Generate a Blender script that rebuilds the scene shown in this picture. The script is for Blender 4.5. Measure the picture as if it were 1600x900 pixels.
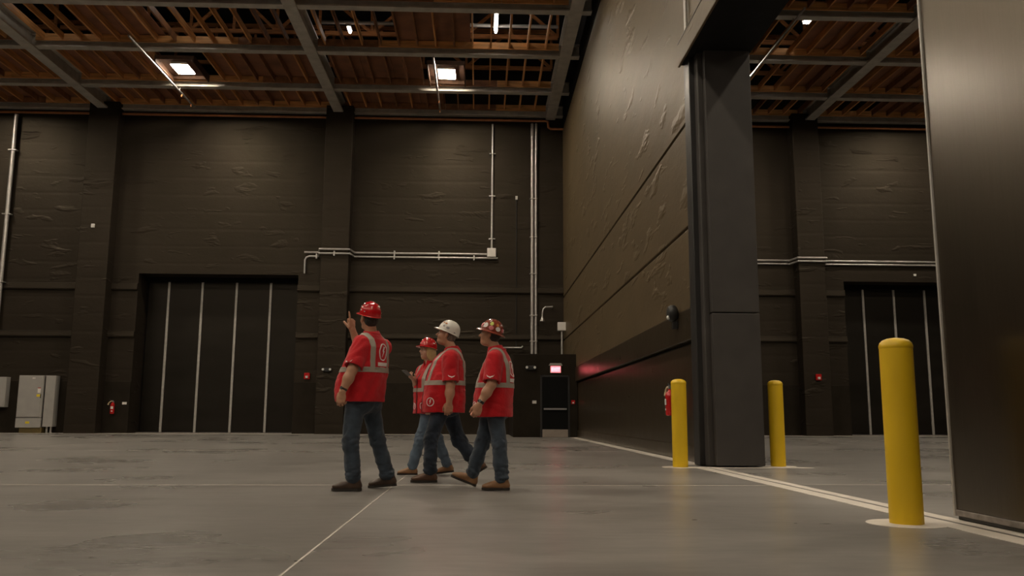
import bpy, bmesh, math, random
import numpy as np
from mathutils import Vector, Matrix
from mathutils.bvhtree import BVHTree

for _o in list(bpy.data.objects):
    bpy.data.objects.remove(_o)
SC = bpy.context.scene
COL = SC.collection
random.seed(7)

# ------------------------------------------------------------------ camera
FPX, PITCH, YAW, ROLL, CAM_H = 1328.96, 0.150413516, 0.037214811, 0.00423678, 0.73
def cam_rot():
    cp, sp, cy, sy, cr, sr = math.cos(PITCH), math.sin(PITCH), math.cos(YAW), math.sin(YAW), math.cos(ROLL), math.sin(ROLL)
    z = Matrix(((cy, -sy, 0), (sy, cy, 0), (0, 0, 1)))
    b = Matrix(((1, 0, 0), (0, 0, -1), (0, 1, 0)))
    p = Matrix(((1, 0, 0), (0, cp, sp), (0, -sp, cp)))
    r = Matrix(((cr, -sr, 0), (sr, cr, 0), (0, 0, 1)))
    m = r @ p @ b @ z                       # rows: right, down, forward
    return Matrix((m[0], -m[1], -m[2])).transposed()
cam_data = bpy.data.cameras.new('camera')
cam_data.sensor_width = 36.0
cam_data.lens = FPX / 1600 * 36.0
cam_data.clip_end = 200
cam = bpy.data.objects.new('camera', cam_data)
cam.matrix_world = Matrix.Translation((0, 0, CAM_H)) @ cam_rot().to_4x4()
COL.objects.link(cam)
SC.camera = cam

# ------------------------------------------------------------------ world, exposure
world = bpy.data.worlds.new('world'); SC.world = world
world.use_nodes = True
world.node_tree.nodes['Background'].inputs[0].default_value = (0.02, 0.02, 0.022, 1)
world.node_tree.nodes['Background'].inputs[1].default_value = 0.2
SC.view_settings.view_transform = 'Standard'
SC.view_settings.look = 'None'
SC.view_settings.exposure = 0.0
SC.view_settings.gamma = 1.0
SC.view_settings.use_curve_mapping = False
LAMP_COLOR = (1.0, 0.86, 0.67)
LAMP_POWER = 235.0           # emission of the ceiling lights' diffusers

# ------------------------------------------------------------------ materials
MATS = {}
def _nodes(name):
    m = bpy.data.materials.new(name); m.use_nodes = True
    nt = m.node_tree
    return m, nt, nt.nodes['Principled BSDF']
def plain(name, col, rough=0.5, metal=0.0, spec=0.5, tint=None, var=0.15, scale=6.0, bump=0.0, bscale=40.0, stretch=(1, 1, 1), coat=0.0, rvar=0.1):
    """procedural paint: base colour varied by noise, roughness varied, optional fine bump"""
    m, nt, b = _nodes(name)
    tc = nt.nodes.new('ShaderNodeTexCoord'); mp = nt.nodes.new('ShaderNodeMapping')
    mp.inputs['Scale'].default_value = stretch
    nt.links.new(tc.outputs['Object'], mp.inputs[0])
    n = nt.nodes.new('ShaderNodeTexNoise'); n.inputs['Scale'].default_value = scale; n.inputs['Detail'].default_value = 5
    nt.links.new(mp.outputs[0], n.inputs['Vector'])
    r = nt.nodes.new('ShaderNodeValToRGB')
    r.color_ramp.elements[0].position = 0.3; r.color_ramp.elements[1].position = 0.7
    r.color_ramp.elements[0].color = tuple(c * (1 - var) for c in col) + (1,)
    r.color_ramp.elements[1].color = tuple(min(1, c * (1 + var)) for c in col) + (1,)
    nt.links.new(n.outputs[0], r.inputs[0]); nt.links.new(r.outputs[0], b.inputs['Base Color'])
    mr = nt.nodes.new('ShaderNodeMapRange')
    mr.inputs['To Min'].default_value = max(0.02, rough - rvar); mr.inputs['To Max'].default_value = min(1, rough + rvar)
    nt.links.new(n.outputs[0], mr.inputs[0]); nt.links.new(mr.outputs[0], b.inputs['Roughness'])
    b.inputs['Metallic'].default_value = metal
    b.inputs['Specular IOR Level'].default_value = spec
    b.inputs['Coat Weight'].default_value = coat
    if tint: b.inputs['Specular Tint'].default_value = tint + (1,)
    if bump:
        n2 = nt.nodes.new('ShaderNodeTexNoise'); n2.inputs['Scale'].default_value = bscale; n2.inputs['Detail'].default_value = 4
        nt.links.new(mp.outputs[0], n2.inputs['Vector'])
        bp = nt.nodes.new('ShaderNodeBump'); bp.inputs['Strength'].default_value = bump; bp.inputs['Distance'].default_value = 0.02
        nt.links.new(n2.outputs[0], bp.inputs['Height']); nt.links.new(bp.outputs[0], b.inputs['Normal'])
    MATS[name] = m
    return m
def emit(name, col, power):
    m, nt, b = _nodes(name)
    b.inputs['Base Color'].default_value = (0.8, 0.8, 0.8, 1)
    b.inputs['Emission Color'].default_value = col + (1,)
    b.inputs['Emission Strength'].default_value = power
    MATS[name] = m
    return m
def sprayed(name, col, lump=0.6, rough=0.5, bands=True, spec=0.25):
    """spray-coated acoustic wall: dark paint over a lumpy coat laid in horizontal courses"""
    m, nt, b = _nodes(name)
    L = nt.links.new
    tc = nt.nodes.new('ShaderNodeTexCoord')
    mp = nt.nodes.new('ShaderNodeMapping'); mp.inputs['Scale'].default_value = (0.55, 0.55, 1.3)
    L(tc.outputs['Object'], mp.inputs[0])
    n = nt.nodes.new('ShaderNodeTexNoise'); n.inputs['Scale'].default_value = 1.1; n.inputs['Detail'].default_value = 8; n.inputs['Roughness'].default_value = 0.6
    L(mp.outputs[0], n.inputs['Vector'])
    r = nt.nodes.new('ShaderNodeValToRGB')
    r.color_ramp.elements[0].position = 0.32; r.color_ramp.elements[1].position = 0.72
    r.color_ramp.elements[0].color = tuple(c * 0.86 for c in col) + (1,)
    r.color_ramp.elements[1].color = tuple(c * 1.14 for c in col) + (1,)
    L(n.outputs[0], r.inputs[0]); L(r.outputs[0], b.inputs['Base Color'])
    # lumps: sparse ridges from a stretched noise, plus soft waviness and fine grit
    mp2 = nt.nodes.new('ShaderNodeMapping'); mp2.inputs['Scale'].default_value = (0.5, 0.5, 1.6)
    L(tc.outputs['Object'], mp2.inputs[0])
    v = nt.nodes.new('ShaderNodeTexNoise'); v.inputs['Scale'].default_value = 1.5; v.inputs['Detail'].default_value = 3; v.inputs['Distortion'].default_value = 0.35
    L(mp2.outputs[0], v.inputs['Vector'])
    vr = nt.nodes.new('ShaderNodeMapRange'); vr.inputs['From Min'].default_value = 0.60; vr.inputs['From Max'].default_value = 0.80
    L(v.outputs[0], vr.inputs[0])
    g = nt.nodes.new('ShaderNodeTexNoise'); g.inputs['Scale'].default_value = 14; g.inputs['Detail'].default_value = 4
    L(tc.outputs['Object'], g.inputs['Vector'])
    a1 = nt.nodes.new('ShaderNodeMath'); a1.operation = 'MULTIPLY_ADD'; a1.inputs[1].default_value = 0.05
    L(g.outputs[0], a1.inputs[0]); L(vr.outputs[0], a1.inputs[2])
    a2 = nt.nodes.new('ShaderNodeMath'); a2.operation = 'MULTIPLY_ADD'; a2.inputs[1].default_value = 0.35
    L(n.outputs[0], a2.inputs[0]); L(a1.outputs[0], a2.inputs[2])
    last = a2
    if bands:
        w = nt.nodes.new('ShaderNodeTexWave'); w.wave_type = 'BANDS'; w.bands_direction = 'Z'
        w.inputs['Scale'].default_value = 0.42; w.inputs['Distortion'].default_value = 0.7; w.inputs['Detail'].default_value = 2; w.inputs['Detail Scale'].default_value = 0.6
        L(tc.outputs['Object'], w.inputs['Vector'])
        pw = nt.nodes.new('ShaderNodeMath'); pw.operation = 'POWER'; pw.inputs[1].default_value = 12
        L(w.outputs['Fac'], pw.inputs[0])
        a3 = nt.nodes.new('ShaderNodeMath'); a3.operation = 'MULTIPLY_ADD'; a3.inputs[1].default_value = -0.10
        L(pw.outputs[0], a3.inputs[0]); L(a2.outputs[0], a3.inputs[2]); last = a3
    bp = nt.nodes.new('ShaderNodeBump'); bp.inputs['Strength'].default_value = lump; bp.inputs['Distance'].default_value = 0.10
    L(last.outputs[0], bp.inputs['Height']); L(bp.outputs[0], b.inputs['Normal'])
    b.inputs['Roughness'].default_value = rough
    b.inputs['Specular IOR Level'].default_value = spec
    b.inputs['Specular Tint'].default_value = (1.0, 0.84, 0.62, 1)
    MATS[name] = m
    return m
def concrete_floor(name):
    m, nt, b = _nodes(name); L = nt.links.new
    tc = nt.nodes.new('ShaderNodeTexCoord')
    def noise(scale, detail, st, rot=0.0, dist=0.0):
        mp = nt.nodes.new('ShaderNodeMapping'); mp.inputs['Scale'].default_value = st; mp.inputs['Rotation'].default_value = (0, 0, rot)
        L(tc.outputs['Object'], mp.inputs[0])
        n = nt.nodes.new('ShaderNodeTexNoise'); n.inputs['Scale'].default_value = scale; n.inputs['Detail'].default_value = detail; n.inputs['Distortion'].default_value = dist
        L(mp.outputs[0], n.inputs['Vector']); return n
    n1 = noise(0.35, 4, (1, 1, 1), 0.3, 0.2)       # broad clouds
    n2 = noise(1.2, 7, (0.45, 1.7, 1), 0.08, 0.2)  # trowel streaks
    n3 = noise(7.0, 5, (0.6, 1.6, 1))              # mottling
    mx = nt.nodes.new('ShaderNodeMath'); mx.operation = 'MULTIPLY_ADD'; mx.inputs[1].default_value = 0.7
    L(n2.outputs[0], mx.inputs[0]); L(n1.outputs[0], mx.inputs[2])
    mx2 = nt.nodes.new('ShaderNodeMath'); mx2.operation = 'MULTIPLY_ADD'; mx2.inputs[1].default_value = 0.5
    L(n3.outputs[0], mx2.inputs[0]); L(mx.outputs[0], mx2.inputs[2])
    r = nt.nodes.new('ShaderNodeValToRGB'); e = r.color_ramp.elements
    e[0].position = 0.78; e[0].color = (0.165, 0.155, 0.145, 1)
    e[1].position = 1.22; e[1].color = (0.285, 0.269, 0.252, 1)
    sc = nt.nodes.new('ShaderNodeMapRange'); sc.inputs['From Min'].default_value = 0.82; sc.inputs['From Max'].default_value = 1.38
    e[0].position = 0.1; e[1].position = 0.9
    L(mx2.outputs[0], sc.inputs[0]); L(sc.outputs[0], r.inputs[0])
    # thin pale scratches and tyre scuffs
    sn = noise(2.2, 3, (0.25, 2.4, 1), 0.25, 0.8)
    sr = nt.nodes.new('ShaderNodeValToRGB'); se = sr.color_ramp.elements
    se[0].position = 0.70; se[0].color = (0, 0, 0, 1); se[1].position = 0.80; se[1].color = (0.25, 0.25, 0.25, 1)
    L(sn.outputs[0], sr.inputs[0])
    mix = nt.nodes.new('ShaderNodeMixRGB'); mix.inputs[2].default_value = (0.46, 0.43, 0.40, 1)
    L(sr.outputs[0], mix.inputs[0]); L(r.outputs[0], mix.inputs[1]); L(mix.outputs[0], b.inputs['Base Color'])
    rr = nt.nodes.new('ShaderNodeMapRange'); rr.inputs['To Min'].default_value = 0.20; rr.inputs['To Max'].default_value = 0.38
    L(n1.outputs[0], rr.inputs[0]); L(rr.outputs[0], b.inputs['Roughness'])
    b.inputs['Specular IOR Level'].default_value = 0.5
    bp = nt.nodes.new('ShaderNodeBump'); bp.inputs['Strength'].default_value = 0.06; bp.inputs['Distance'].default_value = 0.01
    L(n3.outputs[0], bp.inputs['Height']); L(bp.outputs[0], b.inputs['Normal'])
    MATS[name] = m
    return m

concrete_floor('floor_concrete')
plain('floor_sealed_edge', (0.60, 0.55, 0.49), 0.5, var=0.12, scale=5)
plain('floor_groove', (0.10, 0.09, 0.08), 0.6, var=0.2)
plain('joint_filler', (0.52, 0.48, 0.43), 0.5, var=0.2, scale=9)
sprayed('coat_black', (0.0215, 0.0170, 0.0131), 0.42, 0.5)
sprayed('coat_brown', (0.094, 0.067, 0.036), 0.36, 0.48, bands=False, spec=0.4)
plain('paint_black_wall', (0.0175, 0.0140, 0.0108), 0.5, spec=0.15, tint=(1.0, 0.85, 0.65), var=0.2, scale=2, bump=0.15, bscale=6)
plain('paint_brown_band', (0.034, 0.025, 0.015), 0.30, spec=0.6, rvar=0.06, tint=(1.0, 0.86, 0.66), var=0.15, scale=2, bump=0.12, bscale=8)
plain('paint_leaf', (0.0035, 0.0028, 0.0020), 0.32, spec=0.7, tint=(1.0, 0.86, 0.62), var=0.18, scale=1.4, bump=0.05, bscale=3.0, stretch=(1, 6, 0.6), rvar=0.05, coat=1.0)
MATS['paint_leaf'].node_tree.nodes['Principled BSDF'].inputs['Coat Roughness'].default_value = 0.24
MATS['paint_leaf'].node_tree.nodes['Principled BSDF'].inputs['Coat Tint'].default_value = (1.0, 0.9, 0.75, 1)
plain('paint_black_steel', (0.022, 0.021, 0.021), 0.42, var=0.15, scale=3, bump=0.04, bscale=20)
plain('paint_column', (0.050, 0.045, 0.042), 0.55, spec=0.3, var=0.12, scale=2.5, bump=0.05, bscale=12)
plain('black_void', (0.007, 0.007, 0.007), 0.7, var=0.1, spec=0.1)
plain('door_sheet', (0.0080, 0.0070, 0.0060), 0.42, spec=0.3, tint=(1.0, 0.88, 0.72), var=0.25, scale=1.2, bump=0.06, bscale=2.5, stretch=(0.5, 1, 2.0))
plain('edge_metal', (0.42, 0.40, 0.37), 0.45, metal=0.3, var=0.12, scale=8)
plain('sill_metal', (0.24, 0.21, 0.19), 0.5, metal=0.3, var=0.3, scale=14)
plain('steel_grey', (0.52, 0.49, 0.44), 0.5, metal=0.2, var=0.15, scale=3)
plain('galvanised', (0.50, 0.48, 0.46), 0.38, metal=0.6, var=0.12, scale=9)
plain('copper_paint', (0.42, 0.17, 0.07), 0.4, metal=0.3, var=0.15, scale=4)
plain('wood_joist', (0.55, 0.26, 0.09), 0.6, var=0.35, scale=2.0, stretch=(6, 0.6, 6), bump=0.1)
plain('wood_dark', (0.24, 0.105, 0.045), 0.6, var=0.35, scale=2.0, stretch=(2, 2, 2), bump=0.1)
plain('wood_ledger', (0.58, 0.29, 0.10), 0.6, var=0.35, scale=2.0, stretch=(0.6, 6, 6), bump=0.1)
plain('wood_truss', (0.50, 0.21, 0.075), 0.65, var=0.35, scale=2.5, stretch=(0.8, 6, 6))
plain('ply_deck', (0.23, 0.098, 0.050), 0.6, var=0.3, scale=1.5)
plain('recess_stain', (0.060, 0.030, 0.018), 0.7, var=0.3, spec=0.2)
plain('roof_sheet', (0.03, 0.03, 0.032), 0.7, var=0.2)
plain('cabinet_grey', (0.36, 0.345, 0.325), 0.42, var=0.06, scale=3)
plain('white_plastic', (0.62, 0.60, 0.57), 0.45, var=0.05)
plain('label_yellow', (0.75, 0.58, 0.03), 0.5, var=0.05)
plain('label_white', (0.75, 0.72, 0.68), 0.5, var=0.05)
plain('plinth_wood', (0.12, 0.085, 0.025), 0.6, var=0.2)
plain('bollard_yellow', (0.72, 0.47, 0.012), 0.42, var=0.07, scale=3, bump=0.03, bscale=14, stretch=(1, 1, 0.5))
plain('red_enamel', (0.50, 0.012, 0.012), 0.25, var=0.08, coat=0.4)
plain('black_rubber', (0.015, 0.015, 0.015), 0.5, var=0.1)
plain('cream_plastic', (0.66, 0.54, 0.32), 0.5, var=0.1)
plain('glass_lens', (0.75, 0.75, 0.72), 0.12, var=0.03)
plain('kick_steel', (0.42, 0.36, 0.31), 0.4, metal=0.5, var=0.08)
plain('bar_steel', (0.5, 0.5, 0.52), 0.3, metal=0.8, var=0.05)
emit('lamp_glow', LAMP_COLOR, LAMP_POWER)
emit('tube_glow', (1.0, 0.93, 0.82), 22.0)
emit('exit_panel_glow', (1.0, 0.07, 0.10), 4.0)
emit('exit_letter_glow', (1.0, 0.22, 0.25), 4.5)
emit('strobe_glow', (1.0, 0.85, 0.8), 1.2)

# ------------------------------------------------------------------ mesh helpers
class MB:
    def __init__(s): s.v = []; s.f = []
    def add(s, vs, fs):
        k = len(s.v); s.v += [tuple(p) for p in vs]; s.f += [tuple(i + k for i in f) for f in fs]; return s
    def box(s, x0, x1, y0, y1, z0, z1, bev=0.0):
        if bev <= 0:
            return s.add([(x, y, z) for x in (x0, x1) for y in (y0, y1) for z in (z0, z1)],
                         [(0, 1, 3, 2), (4, 6, 7, 5), (0, 4, 5, 1), (2, 3, 7, 6), (0, 2, 6, 4), (1, 5, 7, 3)])
        bm = bmesh.new(); bmesh.ops.create_cube(bm, size=1)
        for v in bm.verts:
            v.co = Vector(((x0 + x1) / 2 + v.co.x * (x1 - x0), (y0 + y1) / 2 + v.co.y * (y1 - y0), (z0 + z1) / 2 + v.co.z * (z1 - z0)))
        bmesh.ops.bevel(bm, geom=bm.edges[:], offset=bev, segments=2, affect='EDGES', profile=0.5)
        bm.verts.index_update()
        s.add([v.co[:] for v in bm.verts], [[v.index for v in f.verts] for f in bm.faces]); bm.free(); return s
    def prism(s, poly, axis, a, b):
        n = len(poly)
        def pt(p, t): return {'x': (t, p[0], p[1]), 'y': (p[0], t, p[1]), 'z': (p[0], p[1], t)}[axis]
        return s.add([pt(p, a) for p in poly] + [pt(p, b) for p in poly],
                     [tuple(range(n))[::-1], tuple(range(n, 2 * n))] + [(i, (i + 1) % n, n + (i + 1) % n, n + i) for i in range(n)])
    def tube(s, pts, r, n=10, caps=True):
        pts = [Vector(p) for p in pts]; rs = r if isinstance(r, (list, tuple)) else [r] * len(pts)
        rings = []; u = None
        for i, p in enumerate(pts):
            d = (pts[min(i + 1, len(pts) - 1)] - pts[max(i - 1, 0)]).normalized()
            if u is None:
                u = d.cross(Vector((0, 0, 1)) if abs(d.z) < 0.9 else Vector((1, 0, 0))).normalized()
            else:
                u = (u - d * u.dot(d)).normalized()
            w = d.cross(u)
            rings.append([p + (u * math.cos(2 * math.pi * k / n) + w * math.sin(2 * math.pi * k / n)) * rs[i] for k in range(n)])
        vs = [q for r_ in rings for q in r_]; fs = []
        for i in range(len(pts) - 1):
            for k in range(n):
                fs.append((i * n + k, i * n + (k + 1) % n, (i + 1) * n + (k + 1) % n, (i + 1) * n + k))
        if caps:
            fs.append(tuple(range(n))[::-1]); fs.append(tuple(range((len(pts) - 1) * n, len(pts) * n)))
        return s.add(vs, fs)
    def lathe(s, prof, n=24, c=(0, 0, 0), axis='z'):
        vs = []; fs = []
        for r, h in prof:
            for k in range(n):
                a = 2 * math.pi * k / n; x, y = r * math.cos(a), r * math.sin(a)
                p = {'z': (x, y, h), 'x': (h, x, y), 'y': (x, h, y)}[axis]
                vs.append((c[0] + p[0], c[1] + p[1], c[2] + p[2]))
        for i in range(len(prof) - 1):
            for k in range(n):
                fs.append((i * n + k, i * n + (k + 1) % n, (i + 1) * n + (k + 1) % n, (i + 1) * n + k))
        fs.append(tuple(range(n))[::-1]); fs.append(tuple(range((len(prof) - 1) * n, len(prof) * n)))
        return s.add(vs, fs)
    def build(s, name, mat, parent=None, smooth=False):
        me = bpy.data.meshes.new(name); me.from_pydata(s.v, [], s.f); me.update()
        bm = bmesh.new(); bm.from_mesh(me); bmesh.ops.recalc_face_normals(bm, faces=bm.faces[:]); bm.to_mesh(me); bm.free()
        me.materials.append(MATS[mat] if isinstance(mat, str) else mat)
        if smooth:
            me.polygons.foreach_set('use_smooth', [True] * len(me.polygons))
            me.set_sharp_from_angle(angle=math.radians(40))
        o = bpy.data.objects.new(name, me); COL.objects.link(o)
        if parent: o.parent = parent
        return o
def box(*a, **k): return MB().box(*a, **k)
def empty(name, loc=(0, 0, 0), rz=0.0):
    o = bpy.data.objects.new(name, None); COL.objects.link(o); o.location = loc; o.rotation_euler = (0, 0, rz); o.empty_display_size = 0.1
    return o
def tag(o, label, cat=None, group=None, kind=None):
    o['label'] = label
    if cat: o['category'] = cat
    if group: o['group'] = group
    if kind: o['kind'] = kind
    return o
def struct(o, label): return tag(o, label, kind='structure')
def share(src, name, parent, loc):
    c = src.copy(); c.name = name; COL.objects.link(c); c.parent = parent; c.location = loc
    return c
def copy_tree(o, parent=None):
    c = o.copy(); COL.objects.link(c); c.parent = parent
    for ch in o.children: copy_tree(ch, c)
    return c

# ------------------------------------------------------------------ dimensions (metres)
XL, XW, XW2, XR = -26.0, 3.55, 4.30, 27.0       # left wall, dividing wall faces, far right wall
YB, YF = 36.0, -14.0                            # back wall face, wall behind the camera
ZC, ZR = 13.70, 17.4                            # underside of the steel, roof
JAMB_Y = 12.8                                   # end of the dividing wall at the opening
LEAF_Y = 6.28                                   # edge of the sliding door leaf

# ------------------------------------------------------------------ floor
fo = struct(box(XL, XR, YF, YB + 1.3, -0.3, 0.0).build('floor', 'floor_concrete'), 'grey polished concrete floor with pale joints')
def inlay(x0, x1, y0, y1, name, mat, h=0.003):
    return box(x0, x1, y0, y1, -0.01, h).build(name, mat, fo)
inlay(3.19, 3.355, YF, JAMB_Y + 0.1, 'pale_strip', 'floor_sealed_edge')
inlay(3.40, 3.52, YF, JAMB_Y + 0.02, 'pale_strip', 'floor_sealed_edge')
inlay(3.355, 3.40, YF, JAMB_Y + 0.02, 'track_groove', 'floor_groove', 0.0015)
inlay(3.30, 3.545, JAMB_Y + 0.62, YB - 4.7, 'pale_strip', 'floor_sealed_edge')
inlay(2.72, 4.95, JAMB_Y - 0.17, JAMB_Y - 0.02, 'pale_strip', 'floor_sealed_edge', 0.002)
inlay(XL, 1.2, YB - 0.75, YB - 0.02, 'pale_strip', 'floor_sealed_edge', 0.002)
inlay(XW2 + 0.02, XR, YB - 0.75, YB - 0.02, 'pale_strip', 'floor_sealed_edge', 0.002)
inlay(-0.918, -0.905, YF, YB - 0.8, 'control_joint', 'joint_filler', 0.0015)
inlay(-10.2, -10.187, YF, YB - 0.8, 'control_joint', 'joint_filler', 0.0015)
inlay(10.6, 10.613, YF, YB - 0.8, 'control_joint', 'joint_filler', 0.0015)
for y in (9.38, 18.6, 27.8):
    inlay(XL, 3.18, y, y + 0.03, 'control_joint', 'joint_filler', 0.0015)
    inlay(4.4 if y > 13 else 3.53, XR, y + 0.15, y + 0.18, 'control_joint', 'joint_filler', 0.0015)
for bx_, by_ in ((3.0, 12.82), (4.56, 13.06), (3.01, 6.05)):
    MB().lathe([(0.27, -0.005), (0.27, 0.002), (0.26, 0.0035)], 28, (bx_, by_, 0)).build('patch_ring', 'floor_sealed_edge', fo)

# ------------------------------------------------------------------ back walls, pilasters, ledges, big folding doors
def back_wall(x0, x1, d0, d1, dz, label, pil, ledges, first):
    poly = [(x0, 0), (d0, 0), (d0, dz), (d1, dz), (d1, 0), (x1, 0), (x1, ZR), (x0, ZR)]
    w = struct(MB().prism(poly, 'y', YB, YB + 1.3).build('wall_back', 'coat_black'), label)
    for (p0, p1) in pil:
        box(p0, p1, YB - 0.62, YB + 0.02, 0, ZC + 0.3, bev=0.02).build('pilaster', 'coat_black', w)
    for (l0, l1, z0, z1) in ledges:
        MB().prism([(YB + 0.02, z0), (YB - 0.09, z0), (YB - 0.11, z0 + 0.05), (YB - 0.08, z1 - 0.03), (YB + 0.02, z1)], 'x', l0, l1).build('ledge', 'coat_black', w)
    return w
wb = back_wall(XL, XW + 0.2, -14.43, -7.75, 6.66, 'black spray-coated back wall of the main hall',
    [(-16.75, -15.5), (-6.72, -5.56)],
    [(XL, -16.75, 5.94, 6.24), (-15.5, -14.43, 5.94, 6.24), (-7.75, -6.72, 5.94, 6.24), (-5.56, XW, 5.94, 6.22),
     (XL, -16.75, 3.95, 4.22), (-15.5, -14.43, 3.95, 4.22), (-7.75, -6.72, 3.95, 4.22), (-5.56, XW, 3.95, 4.2)], True)
wb2 = back_wall(XW2 - 0.2, XR, 15.78, 22.45, 6.62, 'black spray-coated back wall of the room beyond the opening',
    [(3.9, 5.0), (13.6, 14.75), (23.6, 24.7)],
    [(XW2, 13.6, 5.94, 6.24), (14.75, 15.78, 5.94, 6.24), (22.45, XR, 5.94, 6.24),
     (XW2, 13.6, 3.95, 4.22), (14.75, 15.78, 3.95, 4.22), (22.45, XR, 3.95, 4.22)], False)
for w, x0, x1 in ((wb, -26, -16.75), (wb, -5.56, XW), (wb2, XW2, 13.6)):
    box(x0, x1, YB - 0.05, YB + 0.02, 0.0, 2.12, bev=0.012).build('lower_panel', 'paint_black_wall', w)
for w, x0, x1 in ((wb, -15.5, -14.43), (wb, -7.75, -6.72), (wb2, 14.75, 15.78)):
    box(x0, x1, YB - 0.05, YB + 0.02, 0.0, 2.12, bev=0.012).build('lower_panel', 'paint_black_wall', w)
def fold_door(name, x0, x1, h, label, strips):
    y = YB + 1.05
    d = struct(empty(name, (0, 0, 0)), label)
    xs = [x0] + strips + [x1]
    for a, b in zip(xs, xs[1:]):
        box(a + 0.05, b - 0.05, y, y + 0.12, 0.05, h - 0.02, bev=0.015).build('door_panel', 'door_sheet', d)
    for a in strips:
        box(a - 0.05, a + 0.05, y - 0.045, y + 0.02, 0.03, h - 0.15, bev=0.01).build('edge_strip', 'edge_metal', d)
    box(x0, x1, y - 0.15, y + 0.10, h - 0.2, h, bev=0.01).build('head_track', 'black_void', d)
    box(x0, x1, y - 0.25, y + 0.1, 0.0, 0.03).build('sill', 'sill_metal', d)
    return d
fold_door('door_1', -14.43, -7.75, 6.66, 'tall black folding stage door with four pale vertical strips, in the main hall', [-13.50, -12.07, -10.60, -9.13])
fold_door('door_2', 15.78, 22.45, 6.62, 'tall black folding stage door seen through the opening', [17.07, 18.47, 19.87, 21.2])

# ------------------------------------------------------------------ other walls
struct(box(XL - 0.4, XL, YF, YB + 1.3, 0, ZR).build('wall_left', 'coat_black'), 'black left wall of the main hall outside the view')
struct(box(XR, XR + 0.4, YF, YB + 1.3, 0, ZR).build('wall_right', 'coat_black'), 'black right wall of the room beyond')
struct(box(XL - 0.4, XR + 0.4, YF - 0.4, YF, 0, ZR).build('wall_front', 'coat_black'), 'black wall behind the viewer')

# dividing wall with its panels, ledge band and grooves
wd = struct(MB().prism([(YF, 6.9), (JAMB_Y + 0.6, 6.9), (JAMB_Y + 0.6, 0), (YB + 0.1, 0), (YB + 0.1, ZR), (YF, ZR)], 'x', 3.68, XW2).build('wall_dividing', 'coat_black'), 'brown-black dividing wall running back on the right of the hall')
PY0 = JAMB_Y + 0.6
def wpanel(z0, z1, xf, mat, name='panel', y0=PY0, bev=0.02): return box(xf, 3.70, y0, YB, z0, z1, bev=bev).build(name, mat, wd)
wpanel(0.0, 1.98, 3.60, 'paint_brown_band', 'lower_panel')
wpanel(2.02, 2.555, 3.50, 'paint_brown_band', 'band')
wpanel(2.555, 3.93, 3.54, 'coat_brown')
wpanel(3.985, 5.78, 3.55, 'coat_brown')
MB().prism([(YF, 6.94), (PY0, 6.94), (PY0, 5.84), (YB, 5.84), (YB, ZR - 3.2), (YF, ZR - 3.2)], 'x', XW, 3.70).build('panel', 'coat_brown', wd)
box(3.56, 3.62, PY0, YB - 4.7, 0.0, 0.27, bev=0.012).build('base_kerb', 'paint_brown_band', wd)
# column and jamb at the end of the dividing wall
jb = struct(empty('trim_1', (3.9, JAMB_Y + 0.3, 0)), 'black steel column and stepped jamb at the end of the dividing wall')
def jpart(name, mat, *a, bev=0.012):
    o = box(*a, bev=bev).build(name, mat); o.parent = jb; o.matrix_parent_inverse = Matrix.Translation(jb.location).inverted(); return o
jpart('column', 'paint_column', 3.54, 4.28, JAMB_Y, JAMB_Y + 0.62, 2.33, 6.57)
jpart('column', 'paint_column', 3.54, 4.28, JAMB_Y, JAMB_Y + 0.62, 0.02, 2.315)
jpart('jamb_flange', 'paint_black_steel', 3.37, 3.545, JAMB_Y + 0.32, JAMB_Y + 0.66, 0.01, 6.57)
jpart('jamb_seal', 'paint_column', 3.455, 3.545, JAMB_Y + 0.12, JAMB_Y + 0.33, 0.01, 6.57)
# header over the opening with the track fascia
hd = struct(empty('trim_2', (3.6, 8, 6.8)), 'black header soffit with brown fascia above the opening')
def hpart(name, mat, *a, bev=0.012):
    o = box(*a, bev=bev).build(name, mat); o.parent = hd; o.matrix_parent_inverse = Matrix.Translation(hd.location).inverted(); return o
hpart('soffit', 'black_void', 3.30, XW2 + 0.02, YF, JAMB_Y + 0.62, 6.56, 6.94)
hpart('fascia', 'coat_brown', 3.265, 3.305, YF, JAMB_Y + 0.64, 6.53, 6.92)
hpart('fascia_cap', 'paint_brown_band', 3.265, 3.56, YF, JAMB_Y + 0.64, 6.915, 6.96)
# sliding door leaf at the right
lf = struct(empty('door_3', (3.6, LEAF_Y, 0)), 'huge smooth sliding door leaf with a pale metal edge at the right')
def lpart(name, mat, *a, bev=0.006):
    o = box(*a, bev=bev).build(name, mat); o.parent = lf; o.matrix_parent_inverse = Matrix.Translation(lf.location).inverted(); return o
lpart('leaf', 'paint_leaf', 3.49, 3.80, -2.0, LEAF_Y - 0.012, 0.075, 6.54)
lpart('edge_trim', 'edge_metal', 3.478, 3.80, LEAF_Y - 0.012, LEAF_Y + 0.006, 0.03, 6.54, bev=0.003)
lpart('edge_trim', 'edge_metal', 3.476, 3.492, LEAF_Y - 0.022, LEAF_Y - 0.012, 0.03, 6.54, bev=0.002)
lpart('bottom_rail', 'sill_metal', 3.480, 3.80, -2.0, LEAF_Y - 0.012, 0.032, 0.075)
lpart('bottom_seal', 'black_rubber', 3.50, 3.78, -2.0, LEAF_Y - 0.02, 0.004, 0.034)
struct(box(3.86, XW2, YF, LEAF_Y - 1.2, 0, 6.57).build('wall_near', 'paint_black_wall'), 'black wall behind the sliding door leaf')

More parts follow.
